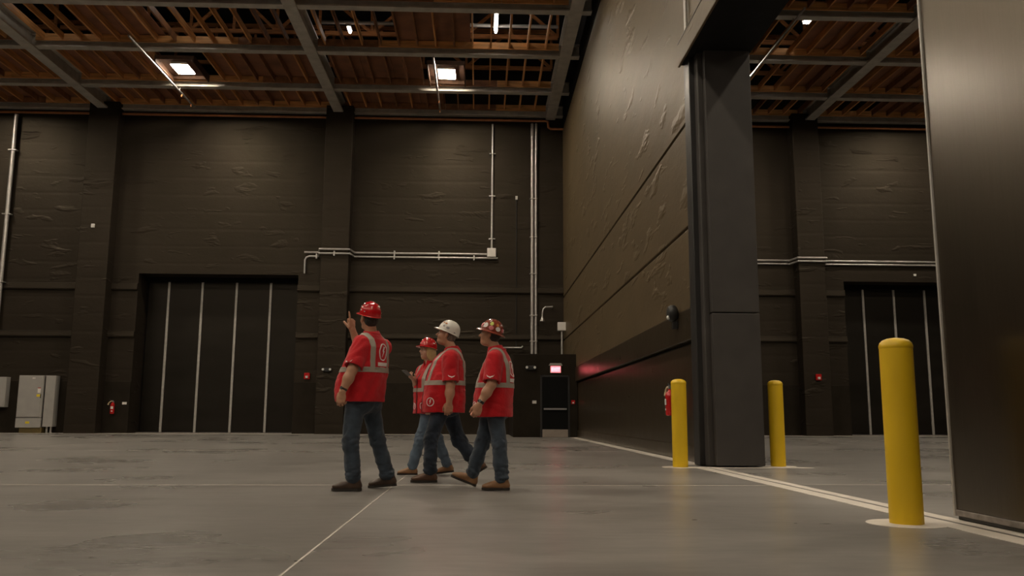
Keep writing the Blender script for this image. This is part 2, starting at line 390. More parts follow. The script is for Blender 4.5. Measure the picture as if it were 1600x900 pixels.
# ------------------------------------------------------------------ vestibule with exit door
vs = struct(box(1.22, 3.595, 31.3, YB, 0, 3.03, bev=0.015).build('wall_vestibule', 'paint_black_wall'), 'low black vestibule box in the far right corner')
d4 = struct(empty('door_4', (2.76, 31.3, 0)), 'black exit door with push bar and kick plate in the vestibule')
for nm, mt, a, bv in (('door_leaf', 'black_void', (-0.47, 0.47, -0.02, 0.01, 0.02, 2.18), 0.004), ('push_bar', 'bar_steel', (-0.42, 0.42, -0.10, -0.05, 0.99, 1.05), 0.01),
                      ('kick_plate', 'kick_steel', (-0.465, 0.465, -0.03, -0.018, 0.01, 0.285), 0.003), ('door_frame', 'paint_black_steel', (-0.54, -0.475, -0.03, 0.01, 0.0, 2.25), 0.004),
                      ('door_frame', 'paint_black_steel', (0.475, 0.54, -0.03, 0.01, 0.0, 2.25), 0.004), ('door_frame', 'paint_black_steel', (-0.54, 0.54, -0.03, 0.01, 2.185, 2.25), 0.004)):
    box(*a, bev=bv).build(nm, mt, d4)
es = tag(empty('exit_sign', (2.78, 31.28, 2.33)), 'glowing red exit sign above the vestibule door', 'exit sign')
box(-0.20, 0.20, -0.06, -0.005, 0.0, 0.30, bev=0.01).build('housing', 'white_plastic', es)
box(-0.175, 0.175, -0.066, -0.058, 0.02, 0.245, bev=0.003).build('lit_panel', 'exit_panel_glow', es)
MB().prism([(-0.25, 0.27), (0.25, 0.27), (0.20, 0.36), (-0.20, 0.36)], 'y', -0.09, -0.002).build('canopy', 'cabinet_grey', es)
tx = bpy.data.curves.new('lettering', 'FONT'); tx.body = 'EXIT'; tx.size = 0.165; tx.align_x = 'CENTER'; tx.extrude = 0.002
to = bpy.data.objects.new('lettering_source', tx); COL.objects.link(to)
me = bpy.data.meshes.new_from_object(to.evaluated_get(bpy.context.evaluated_depsgraph_get()))
bpy.data.objects.remove(to)
me.materials.clear(); me.materials.append(MATS['exit_letter_glow'])
lo = bpy.data.objects.new('lettering', me); COL.objects.link(lo); lo.parent = es; lo.location = (0, -0.069, 0.075); lo.rotation_euler = (math.pi / 2, 0, 0)

def emergency_light(loc, label, rz=0.0):
    e = tag(empty('emergency_light', loc, rz), label, 'emergency light', 'twin-head emergency lights')
    box(-0.17, 0.17, -0.09, 0.0, -0.09, 0.07, bev=0.015).build('housing', 'black_rubber', e)
    for s in (-1, 1):
        h = MB().lathe([(0.03, 0.03), (0.055, 0.0), (0.06, -0.05), (0.055, -0.06)], 16, (s * 0.145, -0.13, 0.0), 'y').build('lamp_head', 'black_rubber', e, True)
        MB().lathe([(0.048, -0.0585), (0.044, -0.066), (0.02, -0.072)], 16, (s * 0.145, -0.13, 0.0), 'y').build('lens', 'glass_lens', h, True)
    return e
emergency_light((1.86, 31.29, 2.52), 'black twin-head emergency light on the vestibule left of the exit sign')
emergency_light((-6.28, YB - 0.63, 2.62), 'black twin-head emergency light on the pilaster behind the pointing man')
sw = tag(empty('wall_switch', (2.0, 31.29, 1.27)), 'small white switch plate on the vestibule left of the exit door', 'switch')
box(-0.075, 0.075, -0.02, 0, -0.055, 0.055, bev=0.008).build('plate', 'white_plastic', sw)
box(-0.02, 0.02, -0.03, -0.018, -0.025, 0.025, bev=0.004).build('rocker', 'label_white', sw)

# ------------------------------------------------------------------ pipes and conduits
def conduit(name, pts, r, label, cat='conduit', mat='galvanised', straps=(), group=None, n=10):
    o = tag(MB().tube(pts, r, n).build(name, mat, None, True), label, cat, group)
    for (x, y, z, ax) in straps:
        if ax == 'v': b = box(x - r - 0.09, x + r + 0.09, y - r - 0.012, y + r + 0.02, z - 0.022, z + 0.022, bev=0.006)
        else: b = box(x - 0.03, x + 0.03, y - r - 0.012, y + r + 0.02, z - r - 0.06, z + r + 0.06, bev=0.006)
        b.build('strap', 'galvanised', o)
    return o
yc, yp = YB - 0.09, YB - 0.70
conduit('wall_conduit', [(-7.52, yc, 7.63), (-6.9, yc, 7.63), (-6.78, yp, 7.66), (-5.50, yp, 7.66), (-5.38, yc, 7.63), (0.25, yc, 7.63)], 0.042,
        'upper of two horizontal conduits on the back wall, left of the white box', straps=[(x, yc, 7.63, 'h') for x in (-3.7, -1.8)])
conduit('wall_conduit', [(-7.48, yc, 6.72), (-7.48, yc, 7.30), (-7.42, yc, 7.41), (-7.30, yc, 7.46), (-6.9, yc, 7.46), (-6.78, yp, 7.48), (-5.50, yp, 7.48), (-5.38, yc, 7.46), (0.72, yc, 7.46)], 0.042,
        'lower of two horizontal conduits on the back wall, bending down by the folding door', straps=[(x, yc, 7.46, 'h') for x in (-7.0, -3.7, -1.8, -0.3)] + [(-6.15, yp, 7.48, 'h')])
jx = tag(empty('junction_box', (0.45, YB, 7.7)), 'white square junction box at the right end of the horizontal conduits', 'junction box')
box(-0.19, 0.19, -0.17, 0.0, -0.2, 0.19, bev=0.012).build('body', 'white_plastic', jx)
box(-0.175, 0.175, -0.182, -0.17, -0.185, 0.175, bev=0.004).build('cover', 'label_white', jx)
conduit('wall_conduit', [(0.46, yc, 7.9), (0.46, yc, 13.45)], 0.05, 'vertical conduit rising from the white junction box', straps=[(0.46, yc, z, 'v') for z in (8.3, 10.2, 12.1)])
conduit('wall_conduit', [(2.20, yc, 3.04), (2.20, yc, 13.5)], 0.07, 'left of the two tall conduits rising from the vestibule roof', straps=[(2.26, yc, z, 'v') for z in (3.9, 5.0, 6.8, 8.4, 10.1)])
conduit('wall_conduit', [(2.36, yc, 3.04), (2.36, yc, 11.6), (2.36, yc - 0.02, 11.9), (2.38, yc - 0.02, 13.5)], 0.062, 'right of the two tall conduits rising from the vestibule roof')
conduit('wall_pipe', [(-20.0, YB - 0.2, 2.27), (-20.0, YB - 0.2, 13.5)], 0.085, 'single thick vertical pipe at the left end of the back wall', 'pipe', straps=[(-20.0, YB - 0.2, z, 'v') for z in (6.2, 9.1, 11.9)])
conduit('wall_conduit', [(1.32, 34.2, 3.07), (2.75, 34.2, 3.07)], 0.05, 'horizontal conduit lying on the vestibule roof')
conduit('wall_conduit', [(0.9, yc, 3.62), (1.75, yc, 3.62), (1.80, yc, 3.70)], 0.035, 'short horizontal conduit behind the man in the brimmed hat')
conduit('wall_conduit', [(3.4, 35.2, 3.02), (3.4, 35.2, 4.3)], 0.045, 'short conduit stem under the white box on the vestibule')
bx2 = tag(empty('junction_box', (3.4, 35.2, 4.28)), 'white square box on a stem above the vestibule', 'junction box')
box(-0.18, 0.18, -0.1, 0.1, 0, 0.36, bev=0.012).build('body', 'white_plastic', bx2)
box(-0.165, 0.165, -0.112, -0.1, 0.015, 0.345, bev=0.004).build('cover', 'label_white', bx2)
gn = tag(MB().tube([(3.05, YB - 0.01, 5.36), (3.05, yc - 0.2, 5.36), (2.75, yc - 0.2, 5.34), (2.66, yc - 0.2, 5.26), (2.63, yc - 0.2, 5.1), (2.62, yc - 0.2, 4.92)], 0.035, 10).build('bracket_lamp', 'galvanised', None, True), 'small gooseneck bracket lamp on the wall above the vestibule', 'bracket lamp')
MB().lathe([(0.03, 4.95), (0.05, 4.88), (0.10, 4.74), (0.09, 4.73), (0.02, 4.86)], 16, (2.62, yc - 0.2, 0)).build('shade', 'galvanised', gn, True)
tag(MB().tube([(1.52, YB - 0.03, 10.1), (1.52, YB - 0.03, 3.6)], 0.018, 8).build('wall_cable', 'black_rubber'), 'thin dark cable running down the back wall', 'cable')
se = tag(empty('wall_sensor', (1.52, YB, 10.15)), 'tiny white sensor at the top of the thin dark cable', 'sensor')
box(-0.05, 0.05, -0.08, 0, -0.08, 0.08, bev=0.012).build('body', 'white_plastic', se)
se = tag(empty('wall_sensor', (-16.2, YB - 0.62, 8.55)), 'tiny white sensor on the left pilaster', 'sensor')
box(-0.07, 0.07, -0.06, 0, -0.08, 0.08, bev=0.012).build('body', 'white_plastic', se)
conduit('wall_conduit', [(XW2 + 0.1, yc, 7.50), (13.4, yc, 7.50), (13.55, yp, 7.52), (14.8, yp, 7.52), (14.95, yc, 7.50), (23, yc, 7.50)], 0.042, 'upper of two horizontal conduits in the room beyond the opening')
conduit('wall_conduit', [(XW2 + 0.1, yc, 7.35), (13.4, yc, 7.35), (13.55, yp, 7.37), (14.8, yp, 7.37), (14.95, yc, 7.35), (23, yc, 7.35)], 0.042, 'lower of two horizontal conduits in the room beyond the opening')
se = tag(empty('wall_sensor', (18.95, YB, 6.93)), 'tiny white sensor above the folding door beyond the opening', 'sensor')
box(-0.06, 0.06, -0.06, 0, -0.05, 0.05, bev=0.012).build('body', 'white_plastic', se)
conduit('sprinkler_main', [(XL, YB - 0.25, 13.58), (2.78, YB - 0.25, 13.58), (2.88, YB - 0.25, 13.53), (2.90, YB - 0.25, 13.3), (3.0, YB - 0.25, 13.22), (3.55, YB - 0.25, 13.22)], 0.055, 'copper-coloured pipe along the top of the main back wall', 'pipe', 'copper_paint')
conduit('sprinkler_main', [(XW2, YB - 0.25, 13.5), (XR, YB - 0.25, 13.5)], 0.055, 'copper-coloured pipe along the top of the wall beyond the opening', 'pipe', 'copper_paint')

conduit('wall_conduit', [(3.50, 13.75, 6.97), (3.50, 13.75, 13.0)], 0.03, 'thin vertical conduit on the dividing wall above the header')
# ------------------------------------------------------------------ alarms, extinguishers, cabinets
def strobe(loc, label, k=1.0):
    e = tag(empty('alarm_strobe', loc), label, 'alarm strobe', 'fire alarm strobes')
    e.scale = (k, k, k)
    box(-0.12, 0.12, -0.09, 0, -0.13, 0.13, bev=0.02).build('body', 'red_enamel', e)
    box(-0.055, 0.055, -0.13, -0.085, -0.09, 0.01, bev=0.015).build('lens', 'glass_lens', e)
strobe((-7.2, YB - 0.05, 2.38), 'red fire alarm strobe beside the main folding door')
strobe((14.2, YB - 0.63, 2.43), 'red fire alarm strobe on the pilaster beyond the opening')
strobe((3.42, 31.29, 1.27), 'small red alarm box at the right of the exit door', 0.55)
def extinguisher(loc, rz, label):
    e = tag(empty('fire_extinguisher', loc, rz), label, 'fire extinguisher', 'red fire extinguishers')
    c = MB().lathe([(0.05, 0.0), (0.078, 0.012), (0.082, 0.04), (0.082, 0.36), (0.074, 0.41), (0.045, 0.445), (0.028, 0.46), (0.028, 0.50)], 24, (0, -0.10, 0)).build('cylinder', 'red_enamel', e, True)
    box(-0.05, 0.05, -0.1865, -0.178, 0.20, 0.31, bev=0.003).build('paper_label', 'label_white', c)
    box(-0.032, 0.032, -0.1865, -0.178, 0.10, 0.135, bev=0.002).build('paper_label', 'label_white', c)
    v = box(-0.03, 0.03, -0.13, -0.07, 0.49, 0.55, bev=0.008).build('valve', 'bar_steel', e)
    MB().prism([(-0.01, 0.55), (-0.13, 0.60), (-0.135, 0.585), (-0.02, 0.53)], 'y', -0.115, -0.085).build('lever', 'black_rubber', v)
    MB().prism([(-0.01, 0.53), (-0.13, 0.545), (-0.13, 0.53), (-0.02, 0.51)], 'y', -0.115, -0.085).build('carry_handle', 'black_rubber', v)
    MB().tube([(0.0, -0.10, 0.53), (-0.06, -0.13, 0.52), (-0.12, -0.14, 0.47), (-0.15, -0.14, 0.42), (-0.16, -0.14, 0.37)], [0.017, 0.02, 0.022, 0.026, 0.034], 10).build('hose', 'cream_plastic', e, True)
    box(-0.04, 0.04, -0.03, 0.0, 0.30, 0.52, bev=0.004).build('bracket', 'bar_steel', e)
extinguisher((-15.08, YB - 0.06, 0.78), 0.2, 'red fire extinguisher on the wall left of the folding door')
extinguisher((3.59, 15.62, 0.76), -math.pi / 2, 'red fire extinguisher on the dividing wall behind a yellow bollard')
sg = tag(empty('wall_sign', (-14.62, YB - 0.06, 1.22)), 'tiny pale sign beside the extinguisher left of the folding door', 'sign')
box(-0.09, 0.09, -0.012, 0, -0.05, 0.05, bev=0.003).build('plate', 'label_white', sg)
wl = tag(empty('wall_speaker', (3.50, 14.9, 2.52), -math.pi / 2), 'round black wall fixture on the dividing wall above the extinguisher', 'wall fixture')
MB().lathe([(0.08, 0.0), (0.12, -0.02), (0.15, -0.06), (0.15, -0.12), (0.12, -0.17), (0.06, -0.19)], 24, (0, 0, 0.04), 'y').build('housing', 'black_rubber', wl, True)
MB().lathe([(0.035, -0.16), (0.04, -0.19), (0.02, -0.205)], 18, (0.05, 0, -0.04), 'y').build('lens', 'glass_lens', wl, True)
box(-0.05, 0.05, -0.1, 0, -0.24, -0.1, bev=0.01).build('bracket', 'black_rubber', wl)

cb = tag(empty('electrical_cabinet', (-18.0, YB - 0.05, 0)), 'tall grey electrical cabinet with yellow labels standing by the left pilaster', 'cabinet')
box(-0.74, 0.24, -0.42, 0, 0.62, 2.32, bev=0.01).build('body', 'cabinet_grey', cb)
dr = box(-0.70, 0.20, -0.44, -0.42, 0.66, 2.28, bev=0.006).build('door', 'cabinet_grey', cb)
box(0.05, 0.17, -0.447, -0.44, 1.62, 1.80, bev=0.002).build('white_sticker', 'label_white', dr)
box(0.05, 0.17, -0.446, -0.44, 1.80, 1.83, bev=0.002).build('red_sticker', 'red_enamel', dr)
box(0.02, 0.16, -0.447, -0.44, 1.46, 1.56, bev=0.002).build('yellow_sticker', 'label_yellow', dr)
box(0.18, 0.20, -0.47, -0.44, 1.40, 1.56, bev=0.004).build('handle', 'black_rubber', dr)
box(-0.20, -0.08, -0.446, -0.44, 2.19, 2.23, bev=0.002).build('nameplate', 'label_white', dr)
lo_ = box(-0.74, 0.24, -0.43, 0, 0.22, 0.60, bev=0.01).build('lower_panel', 'cabinet_grey', cb)
box(-0.34, -0.18, -0.438, -0.43, 0.38, 0.47, bev=0.002).build('yellow_sticker', 'label_yellow', lo_)
box(0.30, 0.70, -0.36, 0, 0.26, 2.32, bev=0.01).build('side_unit', 'cabinet_grey', cb)
box(0.24, 0.30, -0.30, 0, 0.26, 2.30).build('gap_filler', 'black_void', cb)
box(-0.60, 0.28, -0.36, -0.02, 0.0, 0.22, bev=0.006).build('plinth', 'plinth_wood', cb)
for x in (0.42, 0.58):
    MB().tube([(x, -0.2, 0), (x, -0.2, 0.26)], 0.045, 10).build('conduit_stub', 'galvanised', cb, True)
pb = tag(empty('breaker_box', (-19.95, YB - 0.05, 1.04)), 'grey wall-hung electrical panel at the left edge', 'electrical panel')
box(-0.65, 0.65, -0.30, 0, 0, 1.22, bev=0.01).build('body', 'cabinet_grey', pb)
dr = box(-0.62, 0.62, -0.32, -0.30, 0.03, 1.19, bev=0.006).build('door', 'cabinet_grey', pb)
for z, h in ((1.06, 0.05), (0.86, 0.05), (0.68, 0.11)):
    box(0.22, 0.36, -0.327, -0.32, z, z + h, bev=0.002).build('white_sticker', 'label_white', dr)

# ------------------------------------------------------------------ bollards
def bollard(x, y, label):
    e = tag(empty('bollard', (x, y, 0)), label, 'bollard', 'yellow safety bollards')
    MB().lathe([(0.1135, 0.0), (0.1135, 1.235)], 40).build('post', 'bollard_yellow', e, True)
    MB().lathe([(0.1135, 1.23), (0.116, 1.236), (0.116, 1.25), (0.108, 1.272), (0.09, 1.29), (0.06, 1.302), (0.02, 1.308), (0.004, 1.3085)], 40).build('domed_cap', 'bollard_yellow', e, True)
bollard(3.0, 12.82, 'yellow bollard left of the black column, in front of the extinguisher')
bollard(4.56, 13.06, 'yellow bollard just right of the black column')
bollard(3.01, 6.05, 'largest and nearest yellow bollard, beside the sliding door leaf')

# ------------------------------------------------------------------ ceiling: steel, joists, boards, decks, trusses
def ibeam(w, h, tf, tw): return [(-w / 2, 0), (w / 2, 0), (w / 2, tf), (tw / 2, tf), (tw / 2, h - tf), (w / 2, h - tf), (w / 2, h), (-w / 2, h), (-w / 2, h - tf), (-tw / 2, h - tf), (-tw / 2, tf), (-w / 2, tf)]
ROWS = [22.5, 26.0, 29.5, 33.05, 35.75]
JP = 0.665
def ceiling(name, x0, x1, girders, decks, label, edge=None, joist_from=None, joist_to=None):
    c = struct(empty(name, (0, 0, ZC)), label)
    box(x0, x1, YF, YB + 1.3, ZR - ZC, ZR - ZC + 0.3).build('roof_deck', 'roof_sheet', c)
    yr = [12.0, 15.5, 19.0] + ROWS
    b0 = MB().prism([(y, z + 0.06) for y, z in ibeam(0.30, 0.46, 0.05, 0.05)], 'x', x0, x1).build('beam', 'steel_grey', c); b0.location = (0, yr[0], 0)
    for y in yr[1:]: share(b0, 'beam', c, (0, y, 0))
    g0 = MB().prism(ibeam(0.42, 0.62, 0.07, 0.07), 'y', YF, YB - 0.05).build('girder', 'steel_grey', c); g0.location = (girders[0], 0, 0)
    for x in girders[1:]: share(g0, 'girder', c, (x, 0, 0))
    jf, jt = joist_from or x0, joist_to or x1
    for k, (ya, yb) in enumerate(zip(ROWS, ROWS[1:])):
        j0 = box(-0.028, 0.028, ya + 0.15, yb - 0.2, 0.30, 0.54).build('joist', 'wood_joist', c)
        j1 = box(-0.028, 0.028, ya + 0.15, yb - 0.2, 0.30, 0.54).build('joist', 'wood_dark', c); j1.location = (jf + 0.1, 0, 0)
        first = True; x = jf + 0.35
        while x < jt - 0.2:
            if min(abs(x - g) for g in girders) > 0.25 and not (k == 2 and min(abs(x - q) for q in (-21.4, -11.55, -1.40, 9.4, 19.6)) < 0.78):
                if first: j0.location = (x, 0, 0); first = False
                else: share(j1 if random.random() < 0.4 and not -0.6 < x < 3 else j0, 'joist', c, (x, 0, 0))
            x += JP
        gs = [jf] + [g for g in girders if jf < g < jt] + [jt]
        for a, b in zip(gs, gs[1:]):
            if b - a < 0.6: continue
            nb_ = max(1, round((b - a - 0.46) / 2.4)); wd_ = (b - a - 0.46) / nb_
            for i in range(nb_):
                xa = a + 0.23 + i * wd_
                box(xa + 0.004, xa + wd_ - 0.004, yb - 0.20, yb - 0.155, 0.26, 0.52).build('ledger_board', 'wood_ledger' if random.random() < 0.45 or xa > -1.5 else 'wood_dark', c)
        for (r, a, b) in decks:
            if r == k:
                n = max(1, round((b - a) / 1.22)); w = (b - a) / n
                for i in range(n):
                    box(a + i * w + 0.006, a + (i + 1) * w - 0.006, ya + 0.05, yb - 0.06, 0.545, 0.57).build('deck_panel', 'ply_deck', c)
    # roof trusses above the joists
    def truss(xa, xb):
        m = MB(); zb, zt = 1.55, 3.2
        m.box(xa, xb, -0.05, 0.05, zb, zb + 0.16); m.box(xa, xb, -0.05, 0.05, zt, zt + 0.16)
        n = int((xb - xa) / 1.6); s = (xb - xa) / n
        for i in range(n):
            a, b = xa + i * s, xa + (i + 1) * s
            p, q = ((a, zb + 0.1), (b, zt + 0.05)) if i % 2 else ((a, zt + 0.05), (b, zb + 0.1))
            d = Vector((q[0] - p[0], q[1] - p[1])).normalized(); nrm = Vector((-d.y, d.x)) * 0.055
            m.prism([(p[0] + nrm.x, p[1] + nrm.y), (q[0] + nrm.x, q[1] + nrm.y), (q[0] - nrm.x, q[1] - nrm.y), (p[0] - nrm.x, p[1] - nrm.y)], 'y', -0.045, 0.045)
            m.box(b - 0.05, b + 0.05, -0.04, 0.04, zb + 0.1, zt + 0.05)
        return m.build('truss', 'wood_truss', c)
    gs = [x0 + 0.1] + [g for g in girders] + [x1 - 0.1]
    for a, b in zip(gs, gs[1:]):
        if b - a < 2: continue
        t0 = truss(a + 0.1, b - 0.1); t0.location = (0, 25.2, 0)
        for y in (28.2, 31.2, 34.2): t = share(t0, 'truss', c, (0, y, 0))
    return c
ceiling('ceiling', XL, XW, [-26 + 0.3, -16.2, -6.2, 3.0],
        [(0, -5.8, -0.4), (0, -16, -7.0), (0, -25, -17), (1, -3.05, -0.45), (1, -14.0, -11.4), (1, -25.0, -17.6), (2, -16.0, -12.2), (2, -10.4, -6.5), (2, -5.9, -2.35), (2, -25, -16.6), (3, -16.0, -6.6), (3, -5.9, -1.6), (3, -25, -16.5)],
        'wooden joist and steel beam ceiling of the main hall')
ceiling('ceiling', XW2, XR, [14.4, 24.4],
        [(0, 11.2, 13.5), (1, 11.5, 13.8), (2, 12.2, 13.9), (2, 15, 18), (3, 17.2, 20.5), (1, 15, 16.4), (2, 5, 9), (3, 4.5, 8.5)],
        'wooden joist and steel beam ceiling beyond the opening')
struct(box(XW - 0.02, 3.70, YF, YB, ZC - 0.45, ZR).build('wall_shade_strip', 'black_void'), 'added black strip standing in for shade along the dividing wall top')  # black strip put in for the shade beside the girder

# ------------------------------------------------------------------ ceiling lights
def high_bay(loc, label, group=None):
    e = tag(empty('ceiling_light', loc), label, 'ceiling light', group)
    MB().prism([(-0.34, 0.0), (0.34, 0.0), (0.28, 0.09), (-0.28, 0.09)], 'y', -0.47, 0.47).build('housing', 'white_plastic', e)
    box(-0.31, 0.31, -0.43, 0.43, -0.025, -0.001, bev=0.006).build('diffuser', 'lamp_glow', e)
    for s in (-1, 1):
        MB().tube([(0, s * 0.38, 0.08), (0, s * 0.38, 0.3)], 0.012, 6).build('hanger_rod', 'galvanised', e)
        box(s * 0.70 - 0.025, s * 0.70 + 0.025, -0.95, 0.95, -0.13, 0.14).build('recess_board', 'recess_stain', e)
        box(-0.675, 0.675, s * 0.93 - 0.02, s * 0.93 + 0.02, -0.02, 0.14).build('recess_board', 'recess_stain', e)
    box(-0.675, 0.675, -0.91, 0.91, 0.10, 0.125).build('recess_top', 'recess_stain', e)
    return e
ZL, LY = 13.93, (31.6, 21.1, 10.6, 0.1, -9.2)
high_bay((-11.55, LY[0], ZL), 'bright rectangular ceiling light at left, right of a diagonal steel pipe')
high_bay((-1.40, LY[0], ZL), 'bright rectangular ceiling light above the white-hatted man')
for x in (-11.55, -1.40):
    for y in LY[1:]:
        high_bay((x, y, ZL), 'rectangular ceiling light of the main hall above the view', 'ceiling lights outside the view')
for y in LY[:4]:
    high_bay((-21.4, y, ZL), 'rectangular ceiling light of the main hall above the view', 'ceiling lights outside the view')
for x in (9.4, 19.6):
    for y in LY[:4]:
        high_bay((x, y, ZL), 'rectangular ceiling light of the room beyond, hidden from view', 'ceiling lights hidden beyond the opening')
def pendant_pipe(x, y0, y1, label):
    o = conduit('sprinkler_branch', [(x, y0, 13.60), (x, y1, 13.60)], 0.04, label, 'pipe')
    for y in (y1 - 1.4, y1 - 0.3):
        MB().tube([(x, y, 13.62), (x, y, 13.50), (x, y, 13.46)], [0.03, 0.03, 0.012], 8).build('sprinkler_head', 'copper_paint', o, True)
    for y in (29.5, 33.05 if y1 > 33 else 26.0):
        MB().tube([(x, y, 13.62), (x, y, 13.79)], 0.012, 6).build('hanger_rod', 'galvanised', o)
pendant_pipe(-12.15, 28.0, 34.7, 'diagonal steel pipe left of the left ceiling light')
pendant_pipe(-1.80, 29.3, 34.9, 'steel pipe hanging beside the ceiling light above the white-hatted man')
pendant_pipe(10.2, 25.0, 31.2, 'steel pipe under the ceiling beyond the opening')
def tube_light(loc, length, along, label):
    e = tag(empty('tube_light', loc, 0 if along == 'x' else math.pi / 2), label, 'tube light', 'tube lights in the roof space')
    box(-length / 2, length / 2, -0.08, 0.08, 0.05, 0.12, bev=0.01).build('housing', 'white_plastic', e)
    MB().tube([(-length / 2 + 0.03, 0, 0.0), (length / 2 - 0.03, 0, 0.0)], 0.05, 10).build('tube', 'tube_glow', e, True)
tube_light((0.47, 29.2, 15.0), 1.9, 'y', 'white tube light glowing in the roof space right of the ceiling light')
tube_light((-10.3, 28.0, 15.0), 0.75, 'x', 'short white tube light in the roof space above the left ceiling light')
tube_light((-15.1, 27.9, 14.9), 0.35, 'x', 'tiny white tube light in the roof space at far left')
tube_light((-5.0, 30.2, 15.0), 0.45, 'y', 'short white tube light in the roof space beside the middle girder')
tube_light((11.75, 28.4, 14.8), 0.55, 'x', 'white tube light in the roof space beyond the opening')
tube_light((15.9, 28.6, 14.8), 0.45, 'x', 'white tube light beside the pale door edge beyond the opening')
conduit('roof_pipe', [(-6.0, 30.0, 15.2), (2.8, 30.0, 15.2)], 0.07, 'pale horizontal pipe in the roof space of the main hall', 'pipe')
conduit('roof_duct', [(12.2, 28.0, 15.1), (12.9, 29.6, 15.1)], 0.22, 'pale round duct in the roof space beyond the opening', 'duct')

# ================================================================== people
# Each figure is modelled as a smooth distance field of limbs and muscles laid on its own skeleton, then meshed as one continuous surface.
A3 = lambda p: np.array(p, dtype=float)
def unit(v): v = A3(v); return v / np.linalg.norm(v)
def smin(a, b, k):
    h = np.clip(0.5 + 0.5 * (b - a) / k, 0, 1)
    return b + (a - b) * h - k * h * (1 - h)
def smax(a, b, k): return -smin(-a, -b, k)
def cone(a, b, r1, r2):
    a, b = A3(a), A3(b); ab = b - a; L = ab @ ab
    a, ab = a.astype(np.float32), ab.astype(np.float32)
    def f(P):
        q = P - a; t = np.clip((q @ ab) * np.float32(1 / L), 0, 1); q -= t[:, None] * ab
        return np.sqrt(np.einsum('ij,ij->i', q, q)) - (np.float32(r1) + np.float32(r2 - r1) * t)
    f.ball = ((A3(a) + A3(b)) / 2, math.sqrt(L) / 2 + max(r1, r2))
    return f
def ellip(c, r, M=None):
    c, r = A3(c), A3(r)
    def f(P):
        q = P - c
        if M is not None: q = q @ M.T
        q = q / r; k0 = np.sqrt(np.einsum('ij,ij->i', q, q)); q = q / r; k1 = np.sqrt(np.einsum('ij,ij->i', q, q)) + np.float32(1e-9)
        return k0 * (k0 - 1) / k1
    c, r = c.astype(np.float32), r.astype(np.float32); M = None if M is None else np.asarray(M, np.float32)
    f.ball = (A3(c), float(r.max()))
    return f
def half(p, n):
    p, n = A3(p), unit(n)
    return lambda P: (P - p) @ n
def loft(secs, power=2.3):
    """secs: (z, cx, cy, rx, ry) rounded cross-sections along z"""
    S = np.array(sorted(secs), float)
    def f(P):
        z = P[:, 2]; g = [np.interp(z, S[:, 0], S[:, i]) for i in (1, 2, 3, 4)]
        u, w = np.abs(P[:, 0] - g[0]) / g[2], np.abs(P[:, 1] - g[1]) / g[3]
        k = (u ** power + w ** power + 1e-12) ** (1 / power)
        d = (k - 1) * np.minimum(g[2], g[3])
        return np.maximum(d, np.maximum(S[0, 0] - z, z - S[-1, 0]))
    return f
CHUNK = [None]                                              # bounding ball of the points in work: far limbs are skipped
def near(q): return CHUNK[0] is None or not hasattr(q, 'ball') or np.linalg.norm(q.ball[0] - CHUNK[0][0]) < q.ball[1] + CHUNK[0][1] + 0.12
def blend(parts, k):
    def f(P):
        d = None
        for q in parts:
            if near(q): d = q(P) if d is None else smin(d, q(P), k)
        return np.full(len(P), 0.3, np.float32) if d is None else d
    if all(hasattr(q, 'ball') for q in parts):
        c = np.mean([q.ball[0] for q in parts], 0); f.ball = (c, max(np.linalg.norm(q.ball[0] - c) + q.ball[1] for q in parts))
    return f
def wobble(seed, freq, amp, st=(1, 1, 1), n=6):
    rs = np.random.RandomState(seed); K = (rs.normal(size=(n, 3)) * np.array(st) * freq).astype(np.float32); ph = rs.uniform(0, 6.28, n).astype(np.float32)
    return lambda P: amp * np.sin(P @ K.T + ph).sum(1) / math.sqrt(n)
def creases(seed, freq, amp, st=(1, 1, 1), n=4):
    """soft swells parted by narrower creases, like hanging cloth"""
    a = wobble(seed, freq, 1.0, st, n); b = wobble(seed + 50, freq * 1.7, 0.5, st, n)
    return lambda P: amp * (0.55 - np.sqrt((a(P) + b(P)) ** 2 + 0.02))
